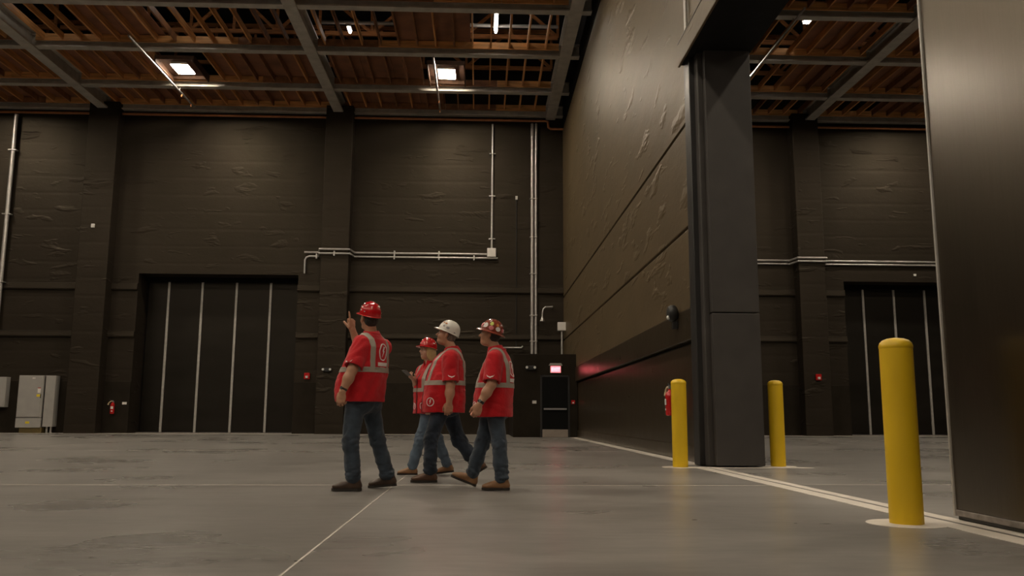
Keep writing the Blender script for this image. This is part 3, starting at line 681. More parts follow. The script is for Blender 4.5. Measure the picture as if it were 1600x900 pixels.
def mesh_field(sdf, lo, hi, h):
    lo, hi = A3(lo), A3(hi); B = 8
    nb = np.ceil((hi - lo) / (h * B)).astype(int); n = nb * B + 1
    gx = [lo[i] + h * B * (np.arange(nb[i]) + 0.5) for i in range(3)]
    C = np.stack(np.meshgrid(*gx, indexing='ij'), -1).reshape(-1, 3)
    CHUNK[0] = None; dc = sdf(C.astype(np.float32)); act = np.abs(dc) < h * B * 1.15
    F = np.repeat(np.repeat(np.repeat(dc.reshape(nb), B, 0), B, 1), B, 2)
    F = np.pad(F, ((0, 1), (0, 1), (0, 1)), mode='edge').astype(np.float32)
    idx = np.argwhere(act.reshape(nb)); g_ = idx // 4; idx = idx[np.lexsort((g_[:, 2], g_[:, 1], g_[:, 0]))]
    off = np.stack(np.meshgrid(*[np.arange(B + 1)] * 3, indexing='ij'), -1).reshape(-1, 3)
    for s in range(0, len(idx), 48):
        I = (idx[s:s + 48, None, :] * B + off[None]).reshape(-1, 3); P = (lo + I * h).astype(np.float32)
        p0, p1 = P.min(0), P.max(0); CHUNK[0] = ((p0 + p1) / 2, float(np.linalg.norm(p1 - p0)) / 2)
        F[I[:, 0], I[:, 1], I[:, 2]] = sdf(P)
    CHUNK[0] = None
    for ax in range(3):
        sl = [slice(None)] * 3; sl[ax] = 0; F[tuple(sl)] = np.abs(F[tuple(sl)]) + 1e-4; sl[ax] = -1; F[tuple(sl)] = np.abs(F[tuple(sl)]) + 1e-4
    ins = F < 0
    cnt = np.zeros(np.array(F.shape) - 1, np.int8)
    cor = [(a, b, c) for a in (0, 1) for b in (0, 1) for c in (0, 1)]
    for a, b, c in cor: cnt += ins[a:F.shape[0] - 1 + a, b:F.shape[1] - 1 + b, c:F.shape[2] - 1 + c]
    cells = np.argwhere((cnt > 0) & (cnt < 8))
    ids = -np.ones(cnt.shape, np.int64); ids[tuple(cells.T)] = np.arange(len(cells))
    acc = np.zeros((len(cells), 3)); num = np.zeros(len(cells))
    val = {c: F[tuple((cells + c).T)] for c in cor}
    for c in cor:
        for ax in range(3):
            if c[ax]: continue
            e = list(c); e[ax] = 1; e = tuple(e); a, b = val[c], val[e]; m = (a < 0) != (b < 0)
            t = np.where(m, a / np.where(m, a - b, 1), 0); p = np.tile(A3(c), (len(cells), 1)); p[:, ax] += t
            acc[m] += p[m]; num[m] += 1
    V = lo + (cells + acc / num[:, None]) * h
    quads = []
    for ax in range(3):
        o1, o2 = (ax + 1) % 3, (ax + 2) % 3
        s0 = [slice(None)] * 3; s1 = [slice(None)] * 3; s0[ax] = slice(0, -1); s1[ax] = slice(1, None)
        E = np.argwhere(ins[tuple(s0)] != ins[tuple(s1)])
        E = E[(E[:, o1] > 0) & (E[:, o2] > 0) & (E[:, o1] < F.shape[o1] - 1) & (E[:, o2] < F.shape[o2] - 1)]
        d1 = np.zeros(3, int); d1[o1] = 1; d2 = np.zeros(3, int); d2[o2] = 1
        q = np.stack([ids[tuple((E - d1 - d2).T)], ids[tuple((E - d2).T)], ids[tuple(E.T)], ids[tuple((E - d1).T)]], 1)
        fl = ~ins[tuple(E.T)]; q[fl] = q[fl][:, ::-1]; quads.append(q)
    Q = np.concatenate(quads)
    return V, Q
def field_object(name, sdf, lo, hi, h, mat, parent, relax=1):
    V, Q = mesh_field(sdf, lo, hi, h)
    for _ in range(relax):                                   # light smoothing along the surface
        a = np.concatenate([Q[:, i] for i in range(4)] * 2); b = np.concatenate([Q[:, (i + 1) % 4] for i in range(4)] + [Q[:, (i + 3) % 4] for i in range(4)])
        c = np.bincount(a, minlength=len(V)); s = np.stack([np.bincount(a, V[b, k], len(V)) for k in range(3)], 1)
        V = V * 0.5 + 0.5 * s / np.maximum(c, 1)[:, None]
    me = bpy.data.meshes.new(name)
    me.vertices.add(len(V)); me.vertices.foreach_set('co', V.ravel())
    me.loops.add(Q.size); me.loops.foreach_set('vertex_index', Q.ravel().astype(np.int32))
    me.polygons.add(len(Q)); me.polygons.foreach_set('loop_start', np.arange(0, Q.size, 4, dtype=np.int32))
    me.polygons.foreach_set('use_smooth', np.ones(len(Q), bool))
    me.update(calc_edges=True); me.validate()
    me.materials.append(MATS[mat])
    o = bpy.data.objects.new(name, me); COL.objects.link(o); o.parent = parent
    return o

plain('skin_tan', (0.46, 0.235, 0.145), 0.5, var=0.10, scale=18, bump=0.03, bscale=90)
plain('skin_fair', (0.56, 0.33, 0.235), 0.5, var=0.10, scale=18, bump=0.03, bscale=90)
def cloth(name, col, rough, var, weave):
    m = plain(name, col, rough, var=var, scale=9, bump=0.22, bscale=weave, spec=0.25)
    m.node_tree.nodes['Principled BSDF'].inputs['Sheen Weight'].default_value = 0.15
cloth('shirt_red', (0.50, 0.010, 0.017), 0.8, 0.10, 60)
cloth('vest_red', (0.52, 0.008, 0.015), 0.72, 0.10, 45)
cloth('denim_mid', (0.040, 0.054, 0.074), 0.85, 0.35, 70)
cloth('denim_dark', (0.024, 0.033, 0.050), 0.85, 0.40, 70)
cloth('denim_light', (0.085, 0.120, 0.165), 0.85, 0.30, 70)
plain('vest_trim', (0.10, 0.008, 0.010), 0.5, var=0.1)
plain('reflective_tape', (0.36, 0.315, 0.265), 0.45, var=0.06, scale=30)
plain('print_white', (0.78, 0.72, 0.70), 0.6, var=0.05)
plain('hat_red', (0.50, 0.008, 0.012), 0.18, var=0.05, coat=0.6)
plain('hat_white', (0.72, 0.69, 0.64), 0.25, var=0.04, coat=0.4)
plain('hat_brown', (0.20, 0.035, 0.018), 0.25, var=0.25, scale=8, coat=0.5)
plain('hair_dark', (0.018, 0.012, 0.009), 0.6, var=0.4, scale=60, bump=0.4, bscale=120)
plain('hair_grey', (0.16, 0.125, 0.10), 0.6, var=0.3, scale=60, bump=0.4, bscale=120)
plain('hair_blond', (0.52, 0.36, 0.17), 0.5, var=0.25, scale=14, stretch=(6, 6, 0.6), bump=0.5, bscale=30)
plain('boot_brown', (0.10, 0.045, 0.022), 0.45, var=0.25, scale=12)
plain('boot_dark', (0.055, 0.030, 0.018), 0.42, var=0.25, scale=12)
plain('boot_tan', (0.24, 0.120, 0.052), 0.5, var=0.2, scale=12)
plain('sole_dark', (0.022, 0.016, 0.012), 0.7, var=0.2)
plain('sticker_lime', (0.55, 0.62, 0.10), 0.5, var=0.1)
plain('sticker_pink', (0.62, 0.16, 0.17), 0.5, var=0.2, scale=60)
plain('sticker_orange', (0.50, 0.16, 0.03), 0.5, var=0.1)
plain('sticker_grey', (0.28, 0.27, 0.27), 0.5, var=0.3, scale=80)
plain('lip', (0.36, 0.13, 0.10), 0.5, var=0.05)
plain('eye_white', (0.6, 0.56, 0.5), 0.2, var=0.02)
plain('watch_black', (0.012, 0.012, 0.012), 0.3, var=0.1)
plain('phone_case', (0.09, 0.085, 0.085), 0.3, var=0.05)
plain('phone_black', (0.010, 0.010, 0.012), 0.15, var=0.05, coat=0.5)

def hand_parts(wr, d, n, t, curl, thumb=(0.6, 0.5), s=1.0):
    """palm, four unequal jointed fingers, thumb from the side of the palm; d along the hand, n palm side, t thumb side"""
    d = unit(d); n = unit(A3(n) - d * (A3(n) @ d)); t0 = np.cross(d, n); t = t0 if t0 @ A3(t) > 0 else -t0
    P = lambda l, a, c: A3(wr) + s * (d * l + t * a + n * c)
    M = np.array([d, t, n])
    out = [ellip(P(0.050, 0.0, 0.004), A3((0.056, 0.043, 0.019)) * s, M), cone(P(0.0, 0, 0), P(0.04, 0, 0.003), 0.027 * s, 0.026 * s),
           cone(P(0.082, 0.028, 0.003), P(0.078, -0.030, 0.003), 0.0135 * s, 0.012 * s), ellip(P(0.035, 0.026, 0.014), A3((0.032, 0.017, 0.017)) * s, M)]
    fingers = []
    for i, (l0, a0, L, r) in enumerate(((0.088, 0.030, 0.076, 0.0098), (0.092, 0.010, 0.085, 0.0100), (0.088, -0.010, 0.079, 0.0096), (0.079, -0.029, 0.062, 0.0085))):
        p = P(l0, a0, 0.0); ang = 0.0; spread = (0.10, 0.02, -0.05, -0.13)[i]
        ch = []
        for k, fr in enumerate((0.45, 0.30, 0.25)):
            ang += curl[i][k]
            q = p + s * L * fr * (math.cos(ang) * (d + t * spread * (1 if k == 0 else 0.3)) + math.sin(ang) * n)
            rr = r * s * (1 - 0.10 * k)
            ch.append(cone(p, q, rr, rr * 0.92)); p = q
        fingers.append(blend(ch, 0.004))
    tp = P(0.022, 0.034, 0.010); a, b = thumb
    t1 = tp + s * 0.042 * unit(d * 0.75 + t * 0.65 * a + n * 0.45 * b); t2 = t1 + s * 0.034 * unit(d * 0.9 + t * 0.15 * a + n * 0.5 * b)
    fingers.append(blend([cone(tp, t1, 0.015 * s, 0.012 * s), cone(t1, t2, 0.0115 * s, 0.0095 * s)], 0.004))
    palm = blend(out, 0.010)
    def f(Pn):
        if not near(f): return np.full(len(Pn), 0.3, np.float32)
        dd = palm(Pn); m = fingers[0](Pn)
        for g in fingers[1:]: m = np.minimum(m, g(Pn))
        return smin(dd, m, 0.006)
    f.ball = (A3(wr) + d * 0.08, 0.20)
    return f
RELAX = [(0.45, 0.5, 0.3), (0.5, 0.6, 0.35), (0.55, 0.65, 0.4), (0.6, 0.7, 0.4)]
FISTY = [(0.7, 0.9, 0.5), (0.8, 1.0, 0.6), (0.9, 1.0, 0.6), (0.95, 1.0, 0.6)]
POINT = [(0.02, 0.05, 0.03), (1.35, 1.55, 0.8), (1.45, 1.55, 0.8), (1.5, 1.5, 0.8)]
HOLD = [(0.5, 0.75, 0.5), (0.55, 0.8, 0.5), (0.6, 0.8, 0.5), (0.65, 0.8, 0.5)]

def boot(parent, ank, d, mats, s=1.0):
    """shoe upper and welted sole in the foot's own frame"""
    d = unit(d); up = unit(A3((0, 0, 1)) - d * d[2]); sd = np.cross(up, d)
    M = np.array([d, sd, up]); o = A3(ank) - up * 0.09 * s
    P = lambda x, y, z: o + s * (d * x + sd * y + up * z)
    up_ = blend([cone(P(-0.02, 0, 0.14), P(-0.035, 0, 0.06), 0.046 * s, 0.044 * s), cone(P(-0.045, 0, 0.045), P(0.12, 0, 0.042), 0.040 * s, 0.043 * s),
                 ellip(P(0.155, 0.0, 0.040), A3((0.065, 0.048, 0.034)) * s, M), cone(P(0.0, 0, 0.10), P(0.10, 0, 0.06), 0.038 * s, 0.030 * s)], 0.03 * s)
    cut = half(P(0, 0, 0.022), -up); top = half(P(0, 0, 0.15), up)
    f = lambda Q: np.maximum(np.maximum(up_(Q), cut(Q)), top(Q))
    c = P(0.06, 0, 0.07)
    ob = field_object('boot', f, c - 0.24, c + 0.24, 0.006, mats[0], parent)
    # sole: foot outline with a heel block
    out = [(-0.088, 0.0), (-0.080, 0.028), (-0.05, 0.040), (0.02, 0.036), (0.09, 0.046), (0.15, 0.053), (0.195, 0.043), (0.222, 0.018), (0.224, 0.0)]
    ring = out + [(x, -y) for x, y in out[-2:0:-1]]
    vs = []
    for z in (0.0, 0.026):
        for x, y in ring:
            arch = 0.008 if (z == 0.0 and -0.01 < x < 0.06) else 0.0
            vs.append(P(x, y, z + arch))
    n = len(ring)
    MB().add(vs, [tuple(range(n))[::-1], tuple(range(n, 2 * n))] + [(i, (i + 1) % n, n + (i + 1) % n, n + i) for i in range(n)]).build('sole', 'sole_dark', ob)
    return ob

def project_patch(parent, name, polys, bvh, org, u, v, view, mat, off=0.0035, thick=0.002):
    """lay flat shapes (2-D polygons, in metres along u and v) onto a garment"""
    org, u, v, view = Vector(org), Vector(u).normalized(), Vector(v).normalized(), Vector(view).normalized()
    vs, fs = [], []
    for poly in polys:
        k = len(vs); ok = []
        for (a, b) in poly:
            p = org + u * a + v * b - view * 0.6
            hit = bvh.ray_cast(p, view, 1.2)
            ok.append(hit[0] - view * off if hit[0] is not None else None)
        if any(q is None for q in ok): continue
        vs += [tuple(q) for q in ok] + [tuple(q + view * (off + 0.004)) for q in ok]; n = len(ok)
        fs += [tuple(range(k, k + n)), tuple(range(k + n, k + 2 * n))[::-1]] + [(k + i, k + (i + 1) % n, k + n + (i + 1) % n, k + n + i) for i in range(n)]
    if not vs: return None
    return MB().add(vs, fs).build(name, mat, parent)
def ring_polys(ru, rv, w, n=32):
    r = []
    for i in range(n):
        a, b = 2 * math.pi * i / n, 2 * math.pi * (i + 1) / n
        r.append([(ru * math.cos(a), rv * math.sin(a)), (ru * math.cos(b), rv * math.sin(b)), ((ru - w) * math.cos(b), (rv - w) * math.sin(b)), ((ru - w) * math.cos(a), (rv - w) * math.sin(a))])
    return r
def grid_rect(a0, a1, b0, b1, n=4):
    w = (a1 - a0) / n
    return [[(a0 + i * w, b0), (a0 + (i + 1) * w, b0), (a0 + (i + 1) * w, b1), (a0 + i * w, b1)] for i in range(n)]
BOLT = [[(0.10, 0.62), (0.38, 0.60), (0.08, 0.12), (-0.18, 0.12)], [(-0.18, 0.12), (0.08, 0.12), (0.30, 0.12), (-0.02, -0.06)], [(0.30, 0.12), (-0.20, -0.62), (-0.02, -0.06)], [(-0.30, 0.62), (-0.02, 0.62), (-0.18, 0.12), (-0.36, 0.12)]]
def logo(parent, bvh, org, u, v, view, r, rv=None, text=False, name='printed_logo'):
    rv = rv or r
    polys = ring_polys(r, rv, r * 0.17) + [[(x * r, y * rv) for x, y in p] for p in BOLT[:3]]
    if text: polys += grid_rect(-1.15 * r, 1.15 * r, -rv - 0.055, -rv - 0.018, 8) + grid_rect(-0.6 * r, 0.6 * r, -rv - 0.080, -rv - 0.066, 4)
    return project_patch(parent, name, polys, bvh, org, u, v, view, 'print_white')
WING = [[(-0.042, 0.014), (-0.028, 0.004), (-0.018, -0.010), (-0.030, -0.006)], [(-0.028, 0.004), (0.0, -0.004), (0.0, -0.020), (-0.018, -0.010)], [(0.0, -0.004), (0.028, 0.004), (0.018, -0.010), (0.0, -0.020)], [(0.028, 0.004), (0.042, 0.014), (0.030, -0.006), (0.018, -0.010)]]

def tape(parent, src, planes, name='reflective_stripe', mat='reflective_tape', lift=0.0045):
    bm = bmesh.new(); bm.from_mesh(src.data)
    for co, no in planes:
        bmesh.ops.bisect_plane(bm, geom=bm.verts[:] + bm.edges[:] + bm.faces[:], plane_co=co, plane_no=no, clear_outer=True)
    if not bm.faces: bm.free(); return None
    bm.normal_update()
    for v in bm.verts: v.co += v.normal * lift
    me = bpy.data.meshes.new(name); bm.to_mesh(me); bm.free()
    me.materials.clear(); me.materials.append(MATS[mat])
    o = bpy.data.objects.new(name, me); COL.objects.link(o); o.parent = parent
    md = o.modifiers.new('thickness', 'SOLIDIFY'); md.thickness = 0.006; md.offset = -1
    return o

def hard_hat(parent, c, M, col, full=False, marks=(), s=1.0):
    """shell with centre ridge, brim and marks (decals, or discs painted as lamp glints); c hat centre at brim height, M rows = forward, left, up"""
    M = np.array(M); W = lambda p: A3(c) + (A3(p) * s) @ M
    rx, ry, rz = 0.130, 0.108, 0.142
    def surf(th, t, k=1.0):                  # t 0 at brim .. 1 at crown
        rr = (1 - t ** 2.35) ** (1 / 2.15) if t < 1 else 0.0
        x, y = rx * rr * math.cos(th), ry * rr * math.sin(th)
        ridge = 0.007 * math.exp(-(y / 0.018) ** 2) * min(1, t * 2.2) + 0.0035 * (math.exp(-((y - 0.045) / 0.010) ** 2) + math.exp(-((y + 0.045) / 0.010) ** 2)) * min(1, t * 2)
        return (x * k, y * k, (rz * t + ridge) * k)
    n, mseg = 48, 14
    vs, fs = [], []
    for k in (1.0, 0.955):
        for j in range(mseg):
            t = 1 - (1 - j / (mseg - 1)) ** 1.6 if j < mseg - 1 else 0.999
            for i in range(n): vs.append(W(surf(2 * math.pi * i / n, t, k)))
    top = n * mseg
    for lay in (0, 1):
        b = lay * top
        for j in range(mseg - 1):
            for i in range(n): fs.append((b + j * n + i, b + j * n + (i + 1) % n, b + (j + 1) * n + (i + 1) % n, b + (j + 1) * n + i))
        fs.append(tuple(b + (mseg - 1) * n + i for i in range(n)))
    for i in range(n): fs.append((i, (i + 1) % n, top + (i + 1) % n, top + i))
    hat = MB().add(vs, fs).build('hard_hat', col, parent, True)
    vs, fs = [], []
    rows = ((0.97, 0.0, 0.012), (1.0, 0.10, 0.010), (1.0, 0.6, 0.002), (1.0, 1.0, -0.008), (1.0, 1.0, -0.013), (1.0, 0.6, -0.004), (0.97, 0.0, 0.002))
    for (k, w, z) in rows:
        for i in range(n):
            th = 2 * math.pi * i / n; f = max(0.0, math.cos(th))
            wd = (0.032 + 0.014 * f + 0.006 * max(0, -math.cos(th))) if full else (0.006 + 0.044 * f ** 1.5)
            zz = z * (1 if full else 0.35 + 0.65 * f)
            vs.append(W(((rx * k + wd * w) * math.cos(th), (ry * k + wd * w) * math.sin(th), zz)))
    for j in range(len(rows)):
        for i in range(n): fs.append((j * n + i, j * n + (i + 1) % n, ((j + 1) % len(rows)) * n + (i + 1) % n, ((j + 1) % len(rows)) * n + i))
    MB().add(vs, fs).build('brim', col, hat, True)
    for (th, t, ru, rv, mat) in marks:
        m = MB(); pts = [(0, 0)] + [(math.cos(a * math.pi / 6), math.sin(a * math.pi / 6)) for a in range(12)]
        lay = []
        for k in (1.022, 1.004):
            for (a, b) in pts: lay.append(W(surf(th + a * ru / 0.11, min(0.985, max(0.02, t + b * rv / 0.12)), k)))
        f = [(0, 1 + i, 1 + (i + 1) % 12) for i in range(12)] + [(13, 14 + (i + 1) % 12, 14 + i) for i in range(12)] + [(1 + i, 14 + i, 14 + (i + 1) % 12, 1 + (i + 1) % 12) for i in range(12)]
        m.add(lay, f).build('decal_or_glint', mat, hat)
    return hat

def person(label, O, face, J, vest, skin, denim, bootm, hair, hat, seed, s=1.0, female=False, watch=None, back_logo=False, front_logo=None, gear=True):
    fx, fy = face; yaw = math.atan2(fy, fx)
    root = tag(empty('person', (O[0], O[1], 0), yaw), label, 'person', 'people in red vests')
    cy, sy = math.cos(yaw), math.sin(yaw)
    def L(p):                                 # world to the figure's own frame
        x, y, z = p[0] - O[0], p[1] - O[1], p[2]
        return A3((x * cy + y * sy, -x * sy + y * cy, z))
    def D(v): return A3((v[0] * cy + v[1] * sy, -v[0] * sy + v[1] * cy, v[2]))
    j = {k: L(p) for k, p in J.items() if k not in ('hd', 'hands', 'footL', 'footR', 'hat', 'hat_pitch')}
    # ---- head frame
    hf = unit(D(J['hd'])); hl = unit(np.cross((0, 0, 1), hf)); hu = np.cross(hf, hl); HM = np.array([hf, hl, hu]); hc = j['head']
    H = lambda x, y, z: hc + s * (hf * x + hl * y + hu * z)
    R = lambda *r: A3(r) * s
    w = 0.94 if female else 1.0
    face_ = [ellip(H(-0.012, 0, 0.032), R(0.100, 0.078 * w, 0.088), HM), ellip(H(0.020, 0, -0.038), R(0.072, 0.060 * w, 0.076), HM), ellip(H(0.058, 0, -0.090), R(0.028, 0.030 * w, 0.022), HM),
             ellip(H(0.052, 0.036 * w, -0.028), R(0.030, 0.026, 0.026), HM), ellip(H(0.052, -0.036 * w, -0.028), R(0.030, 0.026, 0.026), HM), ellip(H(0.078, 0, 0.026), R(0.018, 0.050 * w, 0.012), HM)]
    if not female: face_.append(ellip(H(0.022, 0, -0.094), R(0.055, 0.052, 0.030), HM))
    headf = blend(face_, 0.022)
    nose = blend([cone(H(0.088, 0, 0.010), H(0.112, 0, -0.026), 0.008 * s, 0.0125 * s), ellip(H(0.100, 0.011, -0.030), R(0.011, 0.008, 0.008), HM), ellip(H(0.100, -0.011, -0.030), R(0.011, 0.008, 0.008), HM)], 0.006)
    sock = [ellip(H(0.099, q * 0.032 * w, 0.003), R(0.016, 0.018, 0.010), HM) for q in (1, -1)]
    lips = [ellip(H(0.086, 0, -0.054), R(0.010, 0.024, 0.0055), HM), ellip(H(0.084, 0, -0.066), R(0.010, 0.021, 0.006), HM)]
    ears = [blend([ellip(H(-0.010, q * 0.084 * w, 0.000), R(0.021, 0.012, 0.027), HM), ellip(H(-0.004, q * 0.079 * w, -0.028), R(0.012, 0.009, 0.015), HM)], 0.008) for q in (1, -1)]
    nb = j['neck']
    neck = cone(H(-0.026, 0, -0.045), nb - A3((0.0, 0, 0.02)), 0.056 * s * w, 0.062 * s * w)
    head_ball = lambda: None
    head_ball.ball = (hc, 0.22)
    def skinf_head(P):
        if not near(head_ball): return np.full(len(P), 0.3, np.float32)
        d = headf(P); d = smin(d, nose(P), 0.008 * s)
        for q in sock: d = smax(d, -q(P), 0.008 * s)
        for q in lips: d = smin(d, q(P), 0.004)
        for q in ears: d = smin(d, q(P), 0.006)
        return smin(d, neck(P), 0.025)
    # ---- arms, hands, covered trunk and legs (one continuous body)
    limbs = []
    for sd in ('L', 'R'):
        sh, el, wr = j['sh' + sd], j['el' + sd], j['wr' + sd]
        ax = unit(wr - el)
        fore = blend([cone(el, el + ax * 0.10 * s, 0.049 * s * w, 0.054 * s * w), cone(el + ax * 0.09 * s, wr, 0.053 * s * w, 0.032 * s * w)], 0.02)
        limbs += [cone(sh, el, 0.060 * s * w, 0.047 * s * w), fore]
    vt = j['pelvis']
    limbs += [cone(nb - A3((0, 0, 0.10)), vt, 0.08 * s, 0.11 * s), cone(nb - A3((0, 0, 0.09)), j['shL'] - A3((0, 0, 0.02)), 0.045 * s, 0.05 * s), cone(nb - A3((0, 0, 0.09)), j['shR'] - A3((0, 0, 0.02)), 0.045 * s, 0.05 * s)]
    for sd in ('L', 'R'):
        limbs += [cone(j['hip' + sd], j['kn' + sd], 0.080 * s, 0.055 * s), cone(j['kn' + sd], j['an' + sd], 0.052 * s, 0.036 * s)]
    body = blend(limbs, 0.03)
    hands = []
    for sd in ('L', 'R'):
        d, n, t, curl, th = J['hands'][sd]
        hands.append(hand_parts(j['wr' + sd], D(d), D(n), D(t), curl, th, s * (0.95 if female else 1.15)))
    def bodyf(P):
        d = smin(body(P), skinf_head(P), 0.02)
        for h in hands: d = smin(d, h(P), 0.012)
        return d
    pts = np.array([j[k] for k in ('shL', 'shR', 'elL', 'elR', 'wrL', 'wrR', 'anL', 'anR', 'head', 'neck')])
    lo, hi = pts.min(0) - 0.22, pts.max(0) + 0.22; lo[2] = 0.03
    hi[2] = max(hc[2] + 0.16, j['wrR'][2] + 0.24, j['wrL'][2] + 0.05)
    bo = field_object('body', bodyf, lo, hi, 0.0054, skin, root, 1)
    for q in (1, -1):
        MB().lathe([(0.001, -0.011), (0.006, -0.009), (0.0105, -0.003), (0.0110, 0.0), (0.0105, 0.003), (0.006, 0.009), (0.001, 0.011)], 14).build('eye', 'eye_white', bo, True).location = H(0.0815, q * 0.031 * w, 0.003)
        MB().lathe([(0.001, -0.004), (0.0045, -0.0025), (0.0055, 0.0), (0.0045, 0.0025), (0.001, 0.004)], 10).build('iris', 'hair_dark', bo, True).location = H(0.0895, q * 0.031 * w, 0.004)
        b = MB().tube([H(0.090, q * 0.016 * w, 0.020), H(0.092, q * 0.030 * w, 0.025), H(0.084, q * 0.048 * w, 0.020)], [0.0035, 0.0045, 0.002], 8).build('eyebrow', hair, bo, True)
    lp = lambda P: np.minimum(lips[0](P), lips[1](P)) - 0.0008
    field_object('lips', lp, H(0.085, 0, -0.06) - 0.05, H(0.085, 0, -0.06) + 0.05, 0.0035, 'lip', bo, 1)
    # ---- hair
    if female:
        hs = [ellip(H(-0.020, 0, 0.035), R(0.104, 0.088, 0.090), HM), ellip(H(-0.045, 0.052, -0.07), R(0.060, 0.038, 0.105), HM), ellip(H(-0.045, -0.052, -0.07), R(0.060, 0.038, 0.105), HM),
              ellip(H(-0.075, 0, -0.08), R(0.045, 0.075, 0.11), HM), ellip(H(0.025, 0.076, -0.035), R(0.030, 0.014, 0.085), HM), ellip(H(0.025, -0.076, -0.035), R(0.030, 0.014, 0.085), HM)]
        hb = blend(hs, 0.03); cut = ellip(H(0.085, 0, -0.03), R(0.085, 0.064, 0.105), HM); wv = wobble(seed, 55, 0.003, (1.6, 1.6, 0.3))
        hairf = lambda P: smax(hb(P) + wv(P), -cut(P), 0.015)
    else:
        hs = [ellip(H(-0.016, 0, 0.030), R(0.104, 0.083, 0.092), HM), ellip(H(-0.055, 0, -0.030), R(0.052, 0.066, 0.058), HM)]
        hb = blend(hs, 0.03)
        c1 = half(H(0.028, 0, 0.03), hf); c2 = half(H(0.0, 0, -0.052), -hu + hf * 0.7); ev = [ellip(H(0.008, q * 0.090, -0.012), R(0.044, 0.034, 0.046), HM) for q in (1, -1)]
        wv = wobble(seed, 140, 0.0015)
        def hairf(P):
            d = np.maximum(np.maximum(hb(P), c1(P)), c2(P)) + wv(P)
            for q in ev: d = smax(d, -q(P), 0.008)
            return d
    field_object('hair', hairf, hc - 0.22 * s, hc + 0.17 * s, 0.0055, hair, root, 1)
    # ---- shirt with sleeves and collar
    V = np.array(vest, float)                 # z, front x, back x, half width, in the figure's frame
    secs = [(z, (f + b) / 2, c, (f - b) / 2, wd) for z, f, b, wd, c in V]
    inner = loft([(z, cx, c, rx * 0.93, ry * 0.93) for z, cx, c, rx, ry in secs if z > secs[-1][0] - 0.45] + [(secs[-1][0] + 0.015, secs[-1][1], secs[-1][2], 0.08 * s, 0.085 * s)])
    wr1 = creases(seed + 1, 22, 0.0060, (1, 1, 0.8)); wr2 = creases(seed + 2, 15, 0.0075, (1, 1, 0.38)); wr3 = creases(seed + 6, 26, 0.0040, (0.7, 0.7, 1.0))
    cd = unit(hc - nb)
    collar = cone(nb + A3((0.0, 0, -0.03)), nb + cd * 0.030, 0.104 * s * w, 0.080 * s * w); hole = blend([cone(nb - cd * 0.01, nb + cd * 0.10, 0.064 * s * w, 0.074 * s * w), cone(nb + A3((0.045, 0, 0.03)), nb + A3((0.105, 0, -0.075)), 0.036 * s, 0.012 * s)], 0.015); ctop = half(nb + cd * 0.040, cd - A3((0.25, 0, 0)))
    sl = []
    for sd in ('L', 'R'):
        sh, el = j['sh' + sd], j['el' + sd]; ax = unit(el - sh); Ln = np.linalg.norm(el - sh)
        k = 0.92; c = cone(sh - A3((0, 0, 0.008)), sh + ax * Ln * k, 0.092 * s * w, 0.094 * s * w); e = half(sh + ax * (Ln * k - 0.005), ax)
        g = cone(sh + ax * Ln * 0.55, sh + ax * (Ln * k + 0.05), 0.060 * s * w, 0.084 * s * w)
        sl.append((lambda c, e, g: lambda P: np.maximum(np.maximum(c(P) + wr1(P), e(P)), -g(P)))(c, e, g))
    def shirtf(P):
        d = inner(P)
        cc = np.maximum(collar(P), ctop(P))
        d = smin(d, cc, 0.02)
        for q in sl: d = smin(d, q(P), 0.035)
        return np.maximum(d, -hole(P))
    pts = np.array([j['shL'], j['shR'], j['elL'], j['elR'], nb])
    shirt = field_object('shirt', shirtf, np.minimum(pts.min(0), [secs[-1][1] - 0.2, -0.2, 9]) - 0.12, np.maximum(pts.max(0), [0.2, 0.2, nb[2] + 0.06]) + 0.10, 0.0062, 'shirt_red', root, 2)
    # ---- vest
    vl = loft(secs, 2.25)
    yoke = [cone(nb - A3((0.0, 0, 0.055)), nb * 0.22 + j['sh' + sd] * 0.78 + A3((0, 0, -0.005)), 0.080 * s * w, 0.074 * s * w) for sd in ('L', 'R')]
    neckh = blend([cone(nb + A3((0.015, 0, -0.02)), nb + unit(hc - nb) * 0.12, 0.080 * s * w, 0.10 * s), cone(nb + A3((0.03, 0, 0.0)), nb + A3((0.16, 0, -0.13)), 0.055 * s, 0.035 * s)], 0.03)
    zc = secs[0][0]
    def vestf(P):
        d = vl(P)
        for q in yoke: d = smin(d, q(P), 0.05)
        d = d + (wr2(P) + wr3(P)) * np.clip((secs[-1][0] + 0.05 - P[:, 2]) * 4, 0.2, 1)
        d = smax(d, -neckh(P), 0.012)
        return np.maximum(d, zc - P[:, 2])
    vb = np.array([[x[1] - x[3], x[2] - x[4], x[0]] for x in secs] + [[x[1] + x[3], x[2] + x[4], x[0]] for x in secs] + [list(nb)])
    vo = field_object('vest', vestf, vb.min(0) - 0.06, vb.max(0) + 0.08, 0.0062, 'vest_red', root, 2)
    bz0, bz1 = J_band[0] * 0 + vest_band(V), vest_band(V) + 0.052 * s
    tape(vo, vo, [((0, 0, bz1), (0, 0, 1)), ((0, 0, bz0), (0, 0, -1))])
    for q in (1, -1):
        y0 = q * 0.118 * s + (secs[-1][2] if len(secs) else 0)
        tape(vo, vo, [((0, y0 + 0.026, 0), (0, 1, 0)), ((0, y0 - 0.026, 0), (0, -1, 0)), ((0, 0, bz1 - 0.002), (0, 0, -1))])
    tape(vo, vo, [((0, 0.009, 0), (0, 1, 0)), ((0, -0.009, 0), (0, -1, 0)), ((secs[2][1], 0, 0), (-1, 0, 0))], 'zip', 'vest_trim', 0.0055)
    def bvh_of(o): return BVHTree.FromPolygons([v.co[:] for v in o.data.vertices], [p.vertices[:] for p in o.data.polygons])
    vb_ = bvh_of(vo); sb_ = bvh_of(shirt)
